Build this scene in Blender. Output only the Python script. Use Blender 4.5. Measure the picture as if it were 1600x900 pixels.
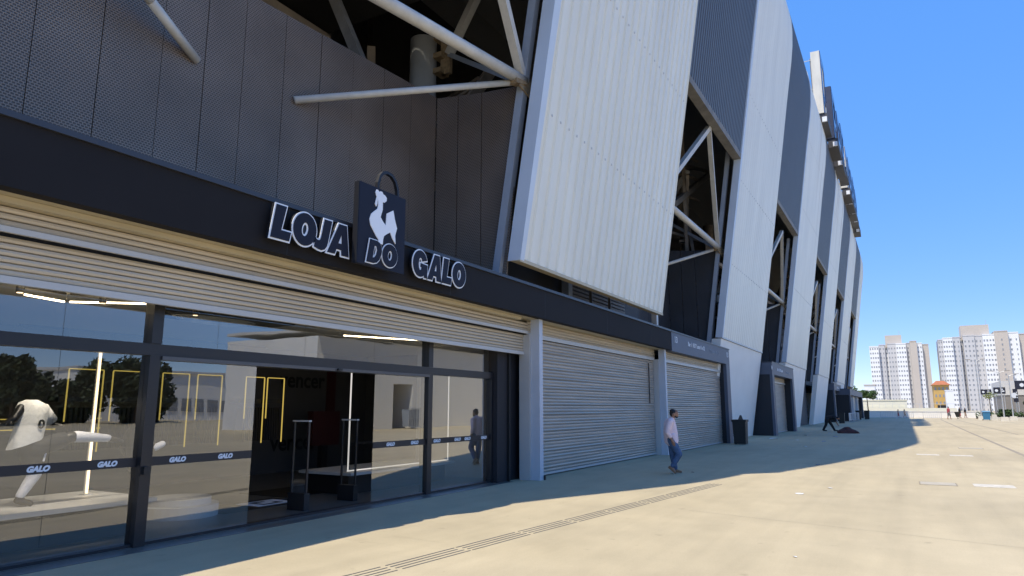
import bpy, bmesh, math, random
from mathutils import Vector, Matrix
from mathutils.geometry import tessellate_polygon
random.seed(7)
R = math.radians
SC = bpy.context.scene
for o in list(bpy.data.objects):
    bpy.data.objects.remove(o, do_unlink=True)
COL = SC.collection

# ------------------------------------------------------------------ camera
cam_d = bpy.data.cameras.new('camera')
cam_d.sensor_width = 36.0
cam_d.lens = 1070.0 / 1600.0 * 36.0
cam_d.clip_start = 0.05
cam_d.clip_end = 6000
cam = bpy.data.objects.new('camera', cam_d)
COL.objects.link(cam)
PITCH, YAW = R(9.9), R(29.5)
cam.location = (0, 0, 1.75)
cam.rotation_euler = (R(90) + PITCH, 0, YAW - R(90))
SC.camera = cam

# ------------------------------------------------------------------ sky, sun, exposure
SUN = Vector((-0.40, 0.18, 1.0)).normalized()          # direction towards the sun
el = math.asin(SUN.z)
world = bpy.data.worlds.new('World')
SC.world = world
world.use_nodes = True
wn = world.node_tree
bg = wn.nodes['Background']
sky = wn.nodes.new('ShaderNodeTexSky')
sky.sky_type = 'NISHITA'
sky.sun_disc = False
sky.sun_elevation = el
sky.sun_rotation = math.atan2(SUN.x, SUN.y)
sky.altitude = 850
sky.air_density = 0.6
sky.dust_density = 0.0
sky.ozone_density = 4.0
hsv = wn.nodes.new('ShaderNodeHueSaturation')
hsv.inputs['Saturation'].default_value = 3.35
hsv.inputs['Hue'].default_value = 0.52
hsv.inputs['Value'].default_value = 3.95
gam = wn.nodes.new('ShaderNodeGamma')                   # evens out the step from horizon to zenith
gam.inputs['Gamma'].default_value = 0.22
wn.links.new(sky.outputs[0], gam.inputs['Color'])
wn.links.new(gam.outputs[0], hsv.inputs['Color'])
wn.links.new(hsv.outputs[0], bg.inputs[0])
bg.inputs[1].default_value = 0.15
sun_d = bpy.data.lights.new('sun', 'SUN')
sun_d.energy = 4.0
sun_d.angle = R(0.53)
sun_d.color = (1.0, 0.92, 0.78)
sun = bpy.data.objects.new('sun', sun_d)
COL.objects.link(sun)
sun.rotation_euler = SUN.to_track_quat('Z', 'Y').to_euler()
SC.view_settings.view_transform = 'Standard'
SC.view_settings.look = 'None'
SC.view_settings.gamma = 1.0
SC.view_settings.exposure = 0.5
SC.cycles.max_bounces = 10
SC.cycles.diffuse_bounces = 5
SC.cycles.glossy_bounces = 4
SC.cycles.transparent_max_bounces = 16
SC.cycles.transmission_bounces = 6
SC.cycles.sample_clamp_indirect = 6.0

# ------------------------------------------------------------------ materials
def mat(name, col, rough=0.6, metal=0.0, var=0.0, scale=3.0, bump=0.0, bscale=60.0, spec=0.5, stretch=(1, 1, 1), col2=None):
    m = bpy.data.materials.new(name)
    m.use_nodes = True
    nt = m.node_tree
    p = nt.nodes['Principled BSDF']
    p.inputs['Roughness'].default_value = rough
    p.inputs['Metallic'].default_value = metal
    p.inputs['Specular IOR Level'].default_value = spec
    p.inputs['Base Color'].default_value = (*col, 1)
    if var > 0 or bump > 0:
        tc = nt.nodes.new('ShaderNodeTexCoord')
        mp = nt.nodes.new('ShaderNodeMapping')
        mp.inputs['Scale'].default_value = stretch
        nt.links.new(tc.outputs['Object'], mp.inputs['Vector'])
    if var > 0:
        n = nt.nodes.new('ShaderNodeTexNoise')
        n.inputs['Scale'].default_value = scale
        n.inputs['Detail'].default_value = 6
        n.inputs['Roughness'].default_value = 0.6
        nt.links.new(mp.outputs[0], n.inputs['Vector'])
        r = nt.nodes.new('ShaderNodeValToRGB')
        lo = col2 if col2 else tuple(c * (1 - var) for c in col)
        hi = tuple(min(1, c * (1 + var * 0.6)) for c in col)
        r.color_ramp.elements[0].position = 0.3
        r.color_ramp.elements[0].color = (*lo, 1)
        r.color_ramp.elements[1].position = 0.72
        r.color_ramp.elements[1].color = (*hi, 1)
        nt.links.new(n.outputs[0], r.inputs[0])
        nt.links.new(r.outputs[0], p.inputs['Base Color'])
    if bump > 0:
        n2 = nt.nodes.new('ShaderNodeTexNoise')
        n2.inputs['Scale'].default_value = bscale
        n2.inputs['Detail'].default_value = 4
        nt.links.new(mp.outputs[0], n2.inputs['Vector'])
        b = nt.nodes.new('ShaderNodeBump')
        b.inputs['Strength'].default_value = bump
        b.inputs['Distance'].default_value = 0.02
        nt.links.new(n2.outputs[0], b.inputs['Height'])
        nt.links.new(b.outputs[0], p.inputs['Normal'])
    return m

def emis(name, col, s):
    m = bpy.data.materials.new(name)
    m.use_nodes = True
    nt = m.node_tree
    nt.nodes.remove(nt.nodes['Principled BSDF'])
    e = nt.nodes.new('ShaderNodeEmission')
    e.inputs[0].default_value = (*col, 1)
    e.inputs[1].default_value = s
    nt.links.new(e.outputs[0], nt.nodes['Material Output'].inputs[0])
    return m

def glass(name, tint=(0.88, 0.9, 0.9), base=0.185):
    m = bpy.data.materials.new(name)
    m.use_nodes = True
    nt = m.node_tree
    nt.nodes.remove(nt.nodes['Principled BSDF'])
    tr = nt.nodes.new('ShaderNodeBsdfTransparent')
    tr.inputs[0].default_value = (*tint, 1)
    gl = nt.nodes.new('ShaderNodeBsdfGlossy')
    gl.inputs['Color'].default_value = (0.92, 0.94, 0.96, 1)
    gl.inputs['Roughness'].default_value = 0.0
    lw = nt.nodes.new('ShaderNodeLayerWeight')
    lw.inputs[0].default_value = 0.5
    geo = nt.nodes.new('ShaderNodeNewGeometry')
    def op(kind, x, y):
        q = nt.nodes.new('ShaderNodeMath')
        q.operation = kind
        for i, v in enumerate((x, y)):
            if isinstance(v, (int, float)): q.inputs[i].default_value = v
            else: nt.links.new(v, q.inputs[i])
        return q.outputs[0]
    fac = op('ADD', op('MULTIPLY', op('POWER', lw.outputs['Facing'], 1.8), 0.9), base)
    fac = op('MULTIPLY', fac, op('SUBTRACT', 1.0, geo.outputs['Backfacing']))     # one coating, on the outer face
    tc = nt.nodes.new('ShaderNodeTexCoord')
    n = nt.nodes.new('ShaderNodeTexNoise')
    n.inputs['Scale'].default_value = 0.9
    b = nt.nodes.new('ShaderNodeBump')
    b.inputs['Strength'].default_value = 0.06
    b.inputs['Distance'].default_value = 0.03
    nt.links.new(tc.outputs['Object'], n.inputs['Vector'])
    nt.links.new(n.outputs[0], b.inputs['Height'])
    nt.links.new(b.outputs[0], gl.inputs['Normal'])
    mx = nt.nodes.new('ShaderNodeMixShader')
    nt.links.new(fac, mx.inputs[0])
    nt.links.new(tr.outputs[0], mx.inputs[1])
    nt.links.new(gl.outputs[0], mx.inputs[2])
    nt.links.new(mx.outputs[0], nt.nodes['Material Output'].inputs[0])
    return m

def perforated(name, col, dark):
    m = bpy.data.materials.new(name)
    m.use_nodes = True
    nt = m.node_tree
    p = nt.nodes['Principled BSDF']
    p.inputs['Roughness'].default_value = 0.45
    p.inputs['Metallic'].default_value = 0.3
    tc = nt.nodes.new('ShaderNodeTexCoord')
    sx = nt.nodes.new('ShaderNodeSeparateXYZ')
    nt.links.new(tc.outputs['Object'], sx.inputs[0])
    ad = nt.nodes.new('ShaderNodeMath')
    ad.operation = 'ADD'
    nt.links.new(sx.outputs[0], ad.inputs[0])
    nt.links.new(sx.outputs[1], ad.inputs[1])
    cb = nt.nodes.new('ShaderNodeCombineXYZ')
    nt.links.new(ad.outputs[0], cb.inputs[0])
    nt.links.new(sx.outputs[2], cb.inputs[1])
    br = nt.nodes.new('ShaderNodeTexBrick')
    br.offset = 0.5
    br.inputs['Scale'].default_value = 1.0
    br.inputs['Brick Width'].default_value = 0.058
    br.inputs['Row Height'].default_value = 0.04
    br.inputs['Mortar Size'].default_value = 0.011
    br.inputs['Mortar Smooth'].default_value = 0.6
    br.inputs['Color1'].default_value = (*dark, 1)
    br.inputs['Color2'].default_value = (*[c * 1.25 for c in dark], 1)
    br.inputs['Mortar'].default_value = (*col, 1)
    nt.links.new(cb.outputs[0], br.inputs['Vector'])
    n = nt.nodes.new('ShaderNodeTexNoise')
    n.inputs['Scale'].default_value = 0.7
    n.inputs['Detail'].default_value = 5
    nt.links.new(tc.outputs['Object'], n.inputs['Vector'])
    mr = nt.nodes.new('ShaderNodeMapRange')
    mr.inputs[1].default_value = 0.3
    mr.inputs[2].default_value = 0.7
    mr.inputs[3].default_value = 0.8
    mr.inputs[4].default_value = 1.15
    nt.links.new(n.outputs[0], mr.inputs[0])
    mx = nt.nodes.new('ShaderNodeVectorMath')
    mx.operation = 'SCALE'
    nt.links.new(br.outputs['Color'], mx.inputs[0])
    nt.links.new(mr.outputs[0], mx.inputs['Scale'])
    nt.links.new(mx.outputs[0], p.inputs['Base Color'])
    b = nt.nodes.new('ShaderNodeBump')
    b.inputs['Strength'].default_value = 0.5
    b.inputs['Distance'].default_value = 0.01
    nt.links.new(br.outputs['Fac'], b.inputs['Height'])
    nt.links.new(b.outputs[0], p.inputs['Normal'])
    return m

def ground_mat():
    m = bpy.data.materials.new('plaza_concrete')
    m.use_nodes = True
    nt = m.node_tree
    L = nt.links.new
    p = nt.nodes['Principled BSDF']
    p.inputs['Roughness'].default_value = 0.72
    p.inputs['Specular IOR Level'].default_value = 0.35
    tc = nt.nodes.new('ShaderNodeTexCoord')
    def noise(scale, det, rough=0.6, st=(1, 1, 1), rot=0.0):
        mp = nt.nodes.new('ShaderNodeMapping')
        mp.inputs['Scale'].default_value = st
        mp.inputs['Rotation'].default_value = (0, 0, rot)
        L(tc.outputs['Object'], mp.inputs['Vector'])
        n = nt.nodes.new('ShaderNodeTexNoise')
        n.inputs['Scale'].default_value = scale
        n.inputs['Detail'].default_value = det
        n.inputs['Roughness'].default_value = rough
        L(mp.outputs[0], n.inputs['Vector'])
        return n.outputs[0]
    def ramp(src, a, b, lo, hi):
        mr = nt.nodes.new('ShaderNodeMapRange')
        mr.inputs[1].default_value = a
        mr.inputs[2].default_value = b
        mr.inputs[3].default_value = lo
        mr.inputs[4].default_value = hi
        L(src, mr.inputs[0])
        return mr.outputs[0]
    def mul(a, b):
        q = nt.nodes.new('ShaderNodeMath')
        q.operation = 'MULTIPLY'
        L(a, q.inputs[0]); L(b, q.inputs[1])
        return q.outputs[0]
    f = ramp(noise(0.16, 7, 0.62), 0.3, 0.72, 0.86, 1.07)
    f = mul(f, ramp(noise(1.3, 6, 0.65), 0.3, 0.7, 0.93, 1.05))
    f = mul(f, ramp(noise(0.9, 4, 0.6, (0.14, 1.5, 1), R(8)), 0.35, 0.62, 0.93, 1.03))     # swept streaks along the plaza
    f = mul(f, ramp(noise(42, 3, 0.7), 0.25, 0.75, 0.94, 1.06))
    f = mul(f, ramp(noise(2.7, 2, 0.5), 0.2, 0.31, 0.74, 1.0))                              # dark spots
    f = mul(f, ramp(noise(0.55, 5, 0.7, (1, 0.35, 1), R(40)), 0.24, 0.36, 0.84, 1.0))
    f = mul(f, ramp(noise(7.5, 1, 0.5), 0.17, 0.235, 0.78, 1.0))                            # gum and oil spots
    f = mul(f, ramp(noise(160, 2, 0.6), 0.3, 0.7, 0.93, 1.06))                               # grit
    f = mul(f, ramp(noise(0.5, 3, 0.5, (0.05, 2.2, 1), R(-14)), 0.36, 0.46, 0.95, 1.0))     # long tyre scuffs
    mixc = nt.nodes.new('ShaderNodeMix')
    mixc.data_type = 'RGBA'
    mixc.inputs[6].default_value = (0.485, 0.40, 0.25, 1)
    mixc.inputs[7].default_value = (0.47, 0.395, 0.262, 1)
    L(noise(0.35, 4), mixc.inputs[0])
    v = nt.nodes.new('ShaderNodeVectorMath')
    v.operation = 'SCALE'
    L(mixc.outputs[2], v.inputs[0])
    L(f, v.inputs['Scale'])
    L(v.outputs[0], p.inputs['Base Color'])
    b = nt.nodes.new('ShaderNodeBump')
    b.inputs['Strength'].default_value = 0.25
    b.inputs['Distance'].default_value = 0.01
    L(noise(30, 6, 0.7), b.inputs['Height'])
    L(b.outputs[0], p.inputs['Normal'])
    return m

M = {}
M['ground'] = ground_mat()
M['white_clad'] = mat('white_cladding', (0.81, 0.79, 0.70), 0.42, 0.0, 0.085, 0.9, 0.05, 2, stretch=(1, 1, 0.1))
def add_rust(m):
    nt = m.node_tree
    p = nt.nodes['Principled BSDF']
    src = p.inputs['Base Color'].links[0].from_socket
    tc = nt.nodes.new('ShaderNodeTexCoord')
    sx = nt.nodes.new('ShaderNodeSeparateXYZ')
    nt.links.new(tc.outputs['Object'], sx.inputs[0])
    mp = nt.nodes.new('ShaderNodeMapping')
    mp.inputs['Scale'].default_value = (1.6, 0.1, 0.07)
    nt.links.new(tc.outputs['Object'], mp.inputs['Vector'])
    n = nt.nodes.new('ShaderNodeTexNoise')
    n.inputs['Scale'].default_value = 1.0
    n.inputs['Detail'].default_value = 5
    nt.links.new(mp.outputs[0], n.inputs['Vector'])
    def rng(s_, a, b, lo=0.0, hi=1.0):
        r = nt.nodes.new('ShaderNodeMapRange')
        r.inputs[1].default_value = a; r.inputs[2].default_value = b; r.inputs[3].default_value = lo; r.inputs[4].default_value = hi
        nt.links.new(s_, r.inputs[0])
        return r.outputs[0]
    def mul(a, b):
        q = nt.nodes.new('ShaderNodeMath'); q.operation = 'MULTIPLY'
        nt.links.new(a, q.inputs[0]); nt.links.new(b, q.inputs[1])
        return q.outputs[0]
    k = mul(mul(rng(n.outputs[0], 0.5, 0.68), rng(sx.outputs[2], 17, 27)), rng(sx.outputs[0], 48, 54, 0, 0.75))
    mx = nt.nodes.new('ShaderNodeMix'); mx.data_type = 'RGBA'
    nt.links.new(k, mx.inputs[0]); nt.links.new(src, mx.inputs[6])
    mx.inputs[7].default_value = (0.30, 0.20, 0.10, 1)
    nt.links.new(mx.outputs[2], p.inputs['Base Color'])
add_rust(M['white_clad'])
M['white_wall'] = mat('white_painted_wall', (0.84, 0.82, 0.77), 0.6, 0, 0.05, 0.7)
M['return'] = mat('return_blue', (0.60, 0.67, 0.76), 0.45, 0, 0.05, 0.8)  # bluer and darker than the white panel face
M['dark_clad'] = mat('dark_cladding', (0.105, 0.108, 0.116), 0.45, 0.0, 0.1, 0.5, 0.04, 2)
M['fascia'] = mat('fascia_charcoal', (0.017, 0.0155, 0.0165), 0.75, 0, 0.12, 0.8, 0.03, 3, spec=0.2)
M['fascia_cap'] = mat('fascia_cap', (0.04, 0.042, 0.052), 0.4)
M['portal'] = mat('portal_grey', (0.085, 0.098, 0.135), 0.5, 0, 0.1, 1.0)
M['portal_dark'] = mat('portal_dark', (0.014, 0.014, 0.018), 0.6)
M['dark_wall'] = mat('dark_recess_wall', (0.03, 0.033, 0.04), 0.6, 0, 0.15, 0.6)
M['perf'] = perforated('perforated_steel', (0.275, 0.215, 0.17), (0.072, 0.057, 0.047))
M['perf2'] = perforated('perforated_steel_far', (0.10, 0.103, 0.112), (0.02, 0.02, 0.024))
M['seam'] = mat('seam_steel', (0.03, 0.03, 0.034), 0.6)
M['steel'] = mat('painted_steel', (0.55, 0.54, 0.51), 0.45, 0, 0.12, 4)
M['steel_blue'] = mat('column_paint', (0.33, 0.37, 0.43), 0.42, 0, 0.1, 2)
M['steel_dark'] = mat('inner_steel', (0.2, 0.185, 0.165), 0.6, 0, 0.3, 2)
M['rust'] = mat('rusty_gusset', (0.30, 0.22, 0.13), 0.7, 0, 0.4, 9)
M['concrete'] = mat('column_concrete', (0.42, 0.42, 0.41), 0.75, 0, 0.16, 1.2, 0.1, 12)
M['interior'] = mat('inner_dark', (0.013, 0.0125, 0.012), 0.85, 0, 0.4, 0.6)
M['raker'] = mat('raker_concrete', (0.30, 0.25, 0.20), 0.85, 0, 0.4, 1.0)
M['roof'] = mat('roof_sheet', (0.2, 0.2, 0.21), 0.6)
M['slat'] = mat('shutter_steel', (0.45, 0.395, 0.33), 0.42, 0.25, 0.16, 1.6, 0.06, 5, stretch=(0.25, 1, 3))
M['slat_tan_bounce'] = mat('shutter_tan_bounce', (0.55, 0.47, 0.355), 0.45, 0.1, 0.13, 1.5, stretch=(0.25, 1, 3))  # tan with the ground's warm bounced light put into the colour
M['tan'] = mat('tan_beam', (0.52, 0.44, 0.29), 0.5, 0, 0.1, 1)
M['rail'] = mat('rail_paint', (0.53, 0.52, 0.50), 0.4, 0.1, 0.06, 2)
M['pillar'] = mat('pillar_paint', (0.52, 0.55, 0.60), 0.45, 0, 0.07, 2)
M['mullion'] = mat('black_aluminium', (0.016, 0.016, 0.019), 0.35)
M['operator'] = mat('door_operator', (0.11, 0.11, 0.115), 0.35, 0.6)
M['glass'] = glass('shop_glass')
M['acrylic'] = glass('clear_acrylic', (0.92, 0.94, 0.94), 0.03)
M['band'] = mat('band_black', (0.022, 0.02, 0.022), 0.5)
M['letter_white'] = mat('letter_white', (0.82, 0.84, 0.88), 0.5)
M['letter_face'] = mat('letter_navy', (0.012, 0.014, 0.027), 0.6, spec=0.25)
M['bag_side'] = mat('bag_side_black', (0.009, 0.009, 0.012), 0.5)
M['decal'] = mat('decal_white', (0.75, 0.77, 0.8), 0.6)
M['decal_dim'] = mat('decal_grey', (0.3, 0.34, 0.4), 0.6)
M['shop_floor'] = mat('shop_floor_tile', (0.12, 0.115, 0.105), 0.3, 0, 0.15, 2)
M['shop_wall'] = mat('shop_wall_grey', (0.075, 0.072, 0.07), 0.8, 0, 0.1, 1)
M['shop_light_wall'] = mat('shop_light_wall', (0.34, 0.34, 0.33), 0.8)
M['shop_ceiling'] = mat('shop_ceiling', (0.62, 0.58, 0.5), 0.85)
M['ink'] = mat('wall_ink', (0.006, 0.006, 0.006), 0.7)
M['red'] = mat('red_panel', (0.05, 0.008, 0.008), 0.6)
M['black'] = mat('black_plastic', (0.012, 0.012, 0.013), 0.5)
M['mann'] = mat('mannequin_black', (0.012, 0.011, 0.011), 0.4)
M['jersey'] = mat('jersey_white', (0.72, 0.71, 0.68), 0.8, 0, 0.12, 8, 0.3, 20)
M['sock'] = mat('sock_white', (0.75, 0.75, 0.8), 0.85, 0, 0.06, 12)
M['platform'] = mat('platform_white', (0.52, 0.51, 0.49), 0.5)
M['led_y'] = emis('led_yellow', (1.0, 0.72, 0.16), 0.42)
M['led_w'] = emis('led_warm_white', (1.0, 0.72, 0.42), 2.6)
M['led_c'] = emis('led_white', (1.0, 0.95, 0.9), 0.55)
M['led_ceiling'] = emis('led_ceiling', (1.0, 0.78, 0.5), 9.0)
M['skin'] = mat('skin', (0.30, 0.16, 0.10), 0.55)
M['hair'] = mat('hair_black', (0.008, 0.007, 0.007), 0.6)
M['shirt'] = mat('pink_shirt', (0.78, 0.61, 0.62), 0.8, 0, 0.12, 9, 0.3, 14)
M['jeans'] = mat('blue_jeans', (0.075, 0.125, 0.22), 0.85, 0, 0.35, 9, 0.2, 40)
M['shoe'] = mat('tan_shoe', (0.24, 0.12, 0.055), 0.6)
M['sole'] = mat('shoe_sole', (0.5, 0.42, 0.32), 0.7)
M['cloth_black'] = mat('black_cloth', (0.008, 0.008, 0.01), 0.8)
M['cloth_red'] = mat('red_cloth', (0.38, 0.06, 0.08), 0.8)
M['cloth_tan'] = mat('tan_cloth', (0.42, 0.30, 0.22), 0.8)
M['cloth_grey'] = mat('grey_shorts', (0.2, 0.2, 0.22), 0.8)
M['maroon'] = mat('maroon_tarp', (0.085, 0.03, 0.028), 0.8, 0, 0.3, 4)
M['bin'] = mat('bin_plastic', (0.014, 0.015, 0.015), 0.5)
M['card'] = mat('brown_card', (0.12, 0.09, 0.07), 0.8)
M['blue_bin'] = mat('blue_bin', (0.04, 0.19, 0.36), 0.5)
M['barrier'] = mat('galvanised', (0.55, 0.56, 0.57), 0.4, 0.5)
M['concrete_pale'] = mat('pale_concrete', (0.6, 0.56, 0.48), 0.8, 0, 0.1, 2)
M['wall_white'] = mat('plaza_wall_white', (0.82, 0.8, 0.76), 0.7, 0, 0.04, 0.5)
M['wall_cream'] = mat('wall_cream', (0.70, 0.66, 0.52), 0.75, 0, 0.05, 0.3)
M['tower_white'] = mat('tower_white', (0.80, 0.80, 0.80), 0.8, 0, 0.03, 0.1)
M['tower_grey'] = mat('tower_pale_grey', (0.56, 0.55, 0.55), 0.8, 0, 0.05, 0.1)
M['tower_beige'] = mat('tower_beige', (0.53, 0.47, 0.41), 0.8, 0, 0.05, 0.1)
M['tower_window'] = mat('tower_window', (0.27, 0.28, 0.30), 0.3)
M['win_frame'] = mat('window_frame', (0.5, 0.5, 0.5), 0.5)
M['yellow'] = mat('ochre_wall', (0.60, 0.38, 0.12), 0.8, 0, 0.1, 0.5)
M['tile'] = mat('clay_roof', (0.44, 0.15, 0.06), 0.8, 0, 0.2, 1)
M['grey_wall'] = mat('grey_rendered_wall', (0.24, 0.22, 0.20), 0.8, 0, 0.08, 0.4)
M['pale_band'] = mat('pale_band', (0.62, 0.6, 0.57), 0.7)
M['sign_dark'] = mat('sign_black', (0.018, 0.018, 0.03), 0.5)
M['leaf'] = mat('leaf_green', (0.055, 0.10, 0.022), 0.7, 0, 0.5, 1.2, col2=(0.02, 0.045, 0.01))
M['leaf_dark'] = mat('leaf_dark', (0.035, 0.052, 0.018), 0.7, 0, 0.5, 0.6, col2=(0.014, 0.022, 0.008))
M['leaf_lime'] = mat('leaf_lime', (0.19, 0.22, 0.05), 0.7, 0, 0.4, 1.2)
M['bark'] = mat('bark', (0.09, 0.065, 0.045), 0.9)
M['groove'] = mat('groove_grey', (0.13, 0.12, 0.10), 0.8, 0, 0.2, 6)
M['joint'] = mat('joint_dark', (0.31, 0.265, 0.2), 0.9, 0, 0.3, 3)
M['mark'] = mat('worn_white_paint', (0.60, 0.55, 0.46), 0.7, 0, 0.35, 9)
M['cover'] = mat('cover_plate', (0.45, 0.40, 0.31), 0.7, 0, 0.2, 5)
M['paper'] = mat('paper_white', (0.7, 0.72, 0.75), 0.7)
M['paper_blue'] = mat('paper_blue', (0.06, 0.16, 0.5), 0.6)
M['board_face'] = mat('roof_letter_navy', (0.018, 0.035, 0.12), 0.12)
M['board_side'] = mat('roof_letter_cream', (0.66, 0.63, 0.56), 0.55, 0, 0.18, 1.5, stretch=(1, 1, 0.3))
M['board_dark'] = mat('roof_letter_dark', (0.05, 0.06, 0.10), 0.4, 0, 0.2, 1.5)
M['board_under'] = mat('roof_letter_under', (0.05, 0.05, 0.06), 0.6)

# ------------------------------------------------------------------ mesh helpers
class MB:
    def __init__(s):
        s.v, s.f = [], []
    def add(s, vs, fs):
        b = len(s.v)
        s.v += [tuple(v) for v in vs]
        s.f += [tuple(i + b for i in f) for f in fs]
        return s
    def box(s, x0, x1, y0, y1, z0, z1):
        s.add([(x0, y0, z0), (x1, y0, z0), (x1, y1, z0), (x0, y1, z0), (x0, y0, z1), (x1, y0, z1), (x1, y1, z1), (x0, y1, z1)],
              [(3, 2, 1, 0), (4, 5, 6, 7), (0, 1, 5, 4), (1, 2, 6, 5), (2, 3, 7, 6), (3, 0, 4, 7)])
        return s
    def hexa(s, a, b):          # two quads a (4 pts) and b (4 pts)
        s.add(list(a) + list(b), [(3, 2, 1, 0), (4, 5, 6, 7), (0, 1, 5, 4), (1, 2, 6, 5), (2, 3, 7, 6), (3, 0, 4, 7)])
        return s
    def tube(s, p, q, r0, r1=None, n=10, cap=True):
        r1 = r0 if r1 is None else r1
        p, q = Vector(p), Vector(q)
        d = (q - p).normalized()
        a = d.orthogonal().normalized()
        b = d.cross(a)
        vs = []
        for c, r in ((p, r0), (q, r1)):
            for i in range(n):
                t = 2 * math.pi * i / n
                vs.append(c + a * (r * math.cos(t)) + b * (r * math.sin(t)))
        fs = [(i, (i + 1) % n, n + (i + 1) % n, n + i) for i in range(n)]
        if cap:
            fs += [tuple(range(n - 1, -1, -1)), tuple(range(n, 2 * n))]
        s.add(vs, fs)
        return s
    def bar(s, p, q, w, h, up=(0, 0, 1)):     # rectangular bar
        p, q = Vector(p), Vector(q)
        d = (q - p).normalized()
        u = Vector(up)
        a = d.cross(u)
        if a.length < 1e-3:
            a = d.cross(Vector((0, 1, 0)))
        a.normalize()
        b = a.cross(d).normalized()
        a *= w / 2
        b *= h / 2
        s.hexa([p - a - b, p + a - b, p + a + b, p - a + b], [q - a - b, q + a - b, q + a + b, q - a + b])
        return s
    def poly(s, pts, y0, y1, holes=()):       # polygon in (x, z), extruded from y0 (front) to y1
        loops = [list(pts)] + [list(h) for h in holes]
        flat = [p for l in loops for p in l]
        tris = tessellate_polygon([[Vector((p[0], p[1], 0)) for p in l] for l in loops])
        n = len(flat)
        vs = [(x, y0, z) for x, z in flat] + [(x, y1, z) for x, z in flat]
        fs = [tuple(t) for t in tris] + [tuple(i + n for i in reversed(t)) for t in tris]
        o = 0
        for l in loops:
            k = len(l)
            for i in range(k):
                j = (i + 1) % k
                fs.append((o + i, o + j, n + o + j, n + o + i))
            o += k
        s.add(vs, fs)
        return s
    def build(s, name, m, parent=None, origin=None, smooth=False):
        me = bpy.data.meshes.new(name)
        base = Vector(origin) if origin is not None else (wloc(parent) if parent else Vector((0, 0, 0)))
        me.from_pydata([tuple(Vector(v) - base) for v in s.v], [], s.f)
        bm = bmesh.new()
        bm.from_mesh(me)
        bmesh.ops.recalc_face_normals(bm, faces=bm.faces)
        bm.to_mesh(me)
        bm.free()
        if smooth:
            for p in me.polygons:
                p.use_smooth = True
        me.materials.append(m)
        o = bpy.data.objects.new(name, me)
        COL.objects.link(o)
        if parent:
            o.parent = parent
        else:
            o.location = base
        if origin is not None and parent:
            o.location = base - wloc(parent)
        return o

def wloc(o):
    l = Vector((0, 0, 0))
    while o is not None:
        l += o.location
        o = o.parent
    return l

def tag(o, label=None, cat=None, group=None, kind=None):
    if label: o['label'] = label
    if cat: o['category'] = cat
    if group: o['group'] = group
    if kind: o['kind'] = kind
    return o

def thing(name, label, cat, loc=(0, 0, 0), group=None):
    o = bpy.data.objects.new(name, None)
    o.empty_display_size = 0.3
    COL.objects.link(o)
    o.location = loc
    return tag(o, label, cat, group)

def copy_tree(o, parent=None):
    c = o.copy()
    COL.objects.link(c)
    c.parent = parent
    for ch in list(o.children):
        copy_tree(ch, c)
    return c

def text_mesh(name, body, size, m, parent, loc, rot=(R(90), 0, 0), bold=0.0, shear=0.0, extrude=0.002, width=1.0, align='CENTER'):
    cu = bpy.data.curves.new(name, 'FONT')
    cu.body = body
    cu.size = size
    cu.offset = bold
    cu.shear = shear
    cu.extrude = extrude
    cu.align_x = align
    cu.align_y = 'CENTER'
    cu.resolution_u = 3
    t = bpy.data.objects.new(name, cu)
    COL.objects.link(t)
    dg = bpy.context.evaluated_depsgraph_get()
    me = bpy.data.meshes.new_from_object(t.evaluated_get(dg))
    COL.objects.unlink(t)
    bpy.data.objects.remove(t)
    me.materials.clear()
    me.materials.append(m)
    me.transform(Matrix.Diagonal((width, 1, 1, 1)))
    o = bpy.data.objects.new(name, me)
    COL.objects.link(o)
    o.parent = parent
    o.location = Vector(loc) - (wloc(parent) if parent else Vector((0, 0, 0)))
    o.rotation_euler = rot
    return o

def blob(name, caps, m, parent, voxel=0.015, extra=None):
    """one continuous smooth surface from tapered capsules (p, q, rp, rq) and ellipsoids (c, (rx, ry, rz))"""
    bm = bmesh.new()
    for c in caps:
        if len(c) == 4:
            p, q, r0, r1 = Vector(c[0]), Vector(c[1]), c[2], c[3]
            d = q - p
            L = d.length
            rot = d.to_track_quat('Z', 'Y').to_matrix().to_4x4() if L > 1e-6 else Matrix.Identity(4)
            for pt, r in ((p, r0), (q, r1)):
                bmesh.ops.create_icosphere(bm, subdivisions=2, radius=r, matrix=Matrix.Translation(pt))
            if L > 1e-6:
                bmesh.ops.create_cone(bm, cap_ends=True, segments=14, radius1=r0, radius2=r1, depth=L, matrix=Matrix.Translation((p + q) / 2) @ rot)
        else:
            S = Matrix.Diagonal((*c[1], 1))
            mt = Matrix.Translation(Vector(c[0])) @ (c[2].to_4x4() if len(c) > 2 else Matrix.Identity(4)) @ S
            bmesh.ops.create_icosphere(bm, subdivisions=3, radius=1.0, matrix=mt)
    me = bpy.data.meshes.new(name)
    bm.to_mesh(me)
    bm.free()
    t = bpy.data.objects.new(name, me)
    COL.objects.link(t)
    rm = t.modifiers.new('r', 'REMESH')
    rm.mode = 'VOXEL'
    rm.voxel_size = voxel
    sm = t.modifiers.new('s', 'SMOOTH')
    sm.iterations = 4
    sm.factor = 0.5
    dg = bpy.context.evaluated_depsgraph_get()
    me2 = bpy.data.meshes.new_from_object(t.evaluated_get(dg))
    COL.objects.unlink(t)
    bpy.data.objects.remove(t)
    me2.materials.clear()
    me2.materials.append(m)
    for p in me2.polygons:
        p.use_smooth = True
    o = bpy.data.objects.new(name, me2)
    COL.objects.link(o)
    if parent: o.parent = parent
    return o

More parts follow.
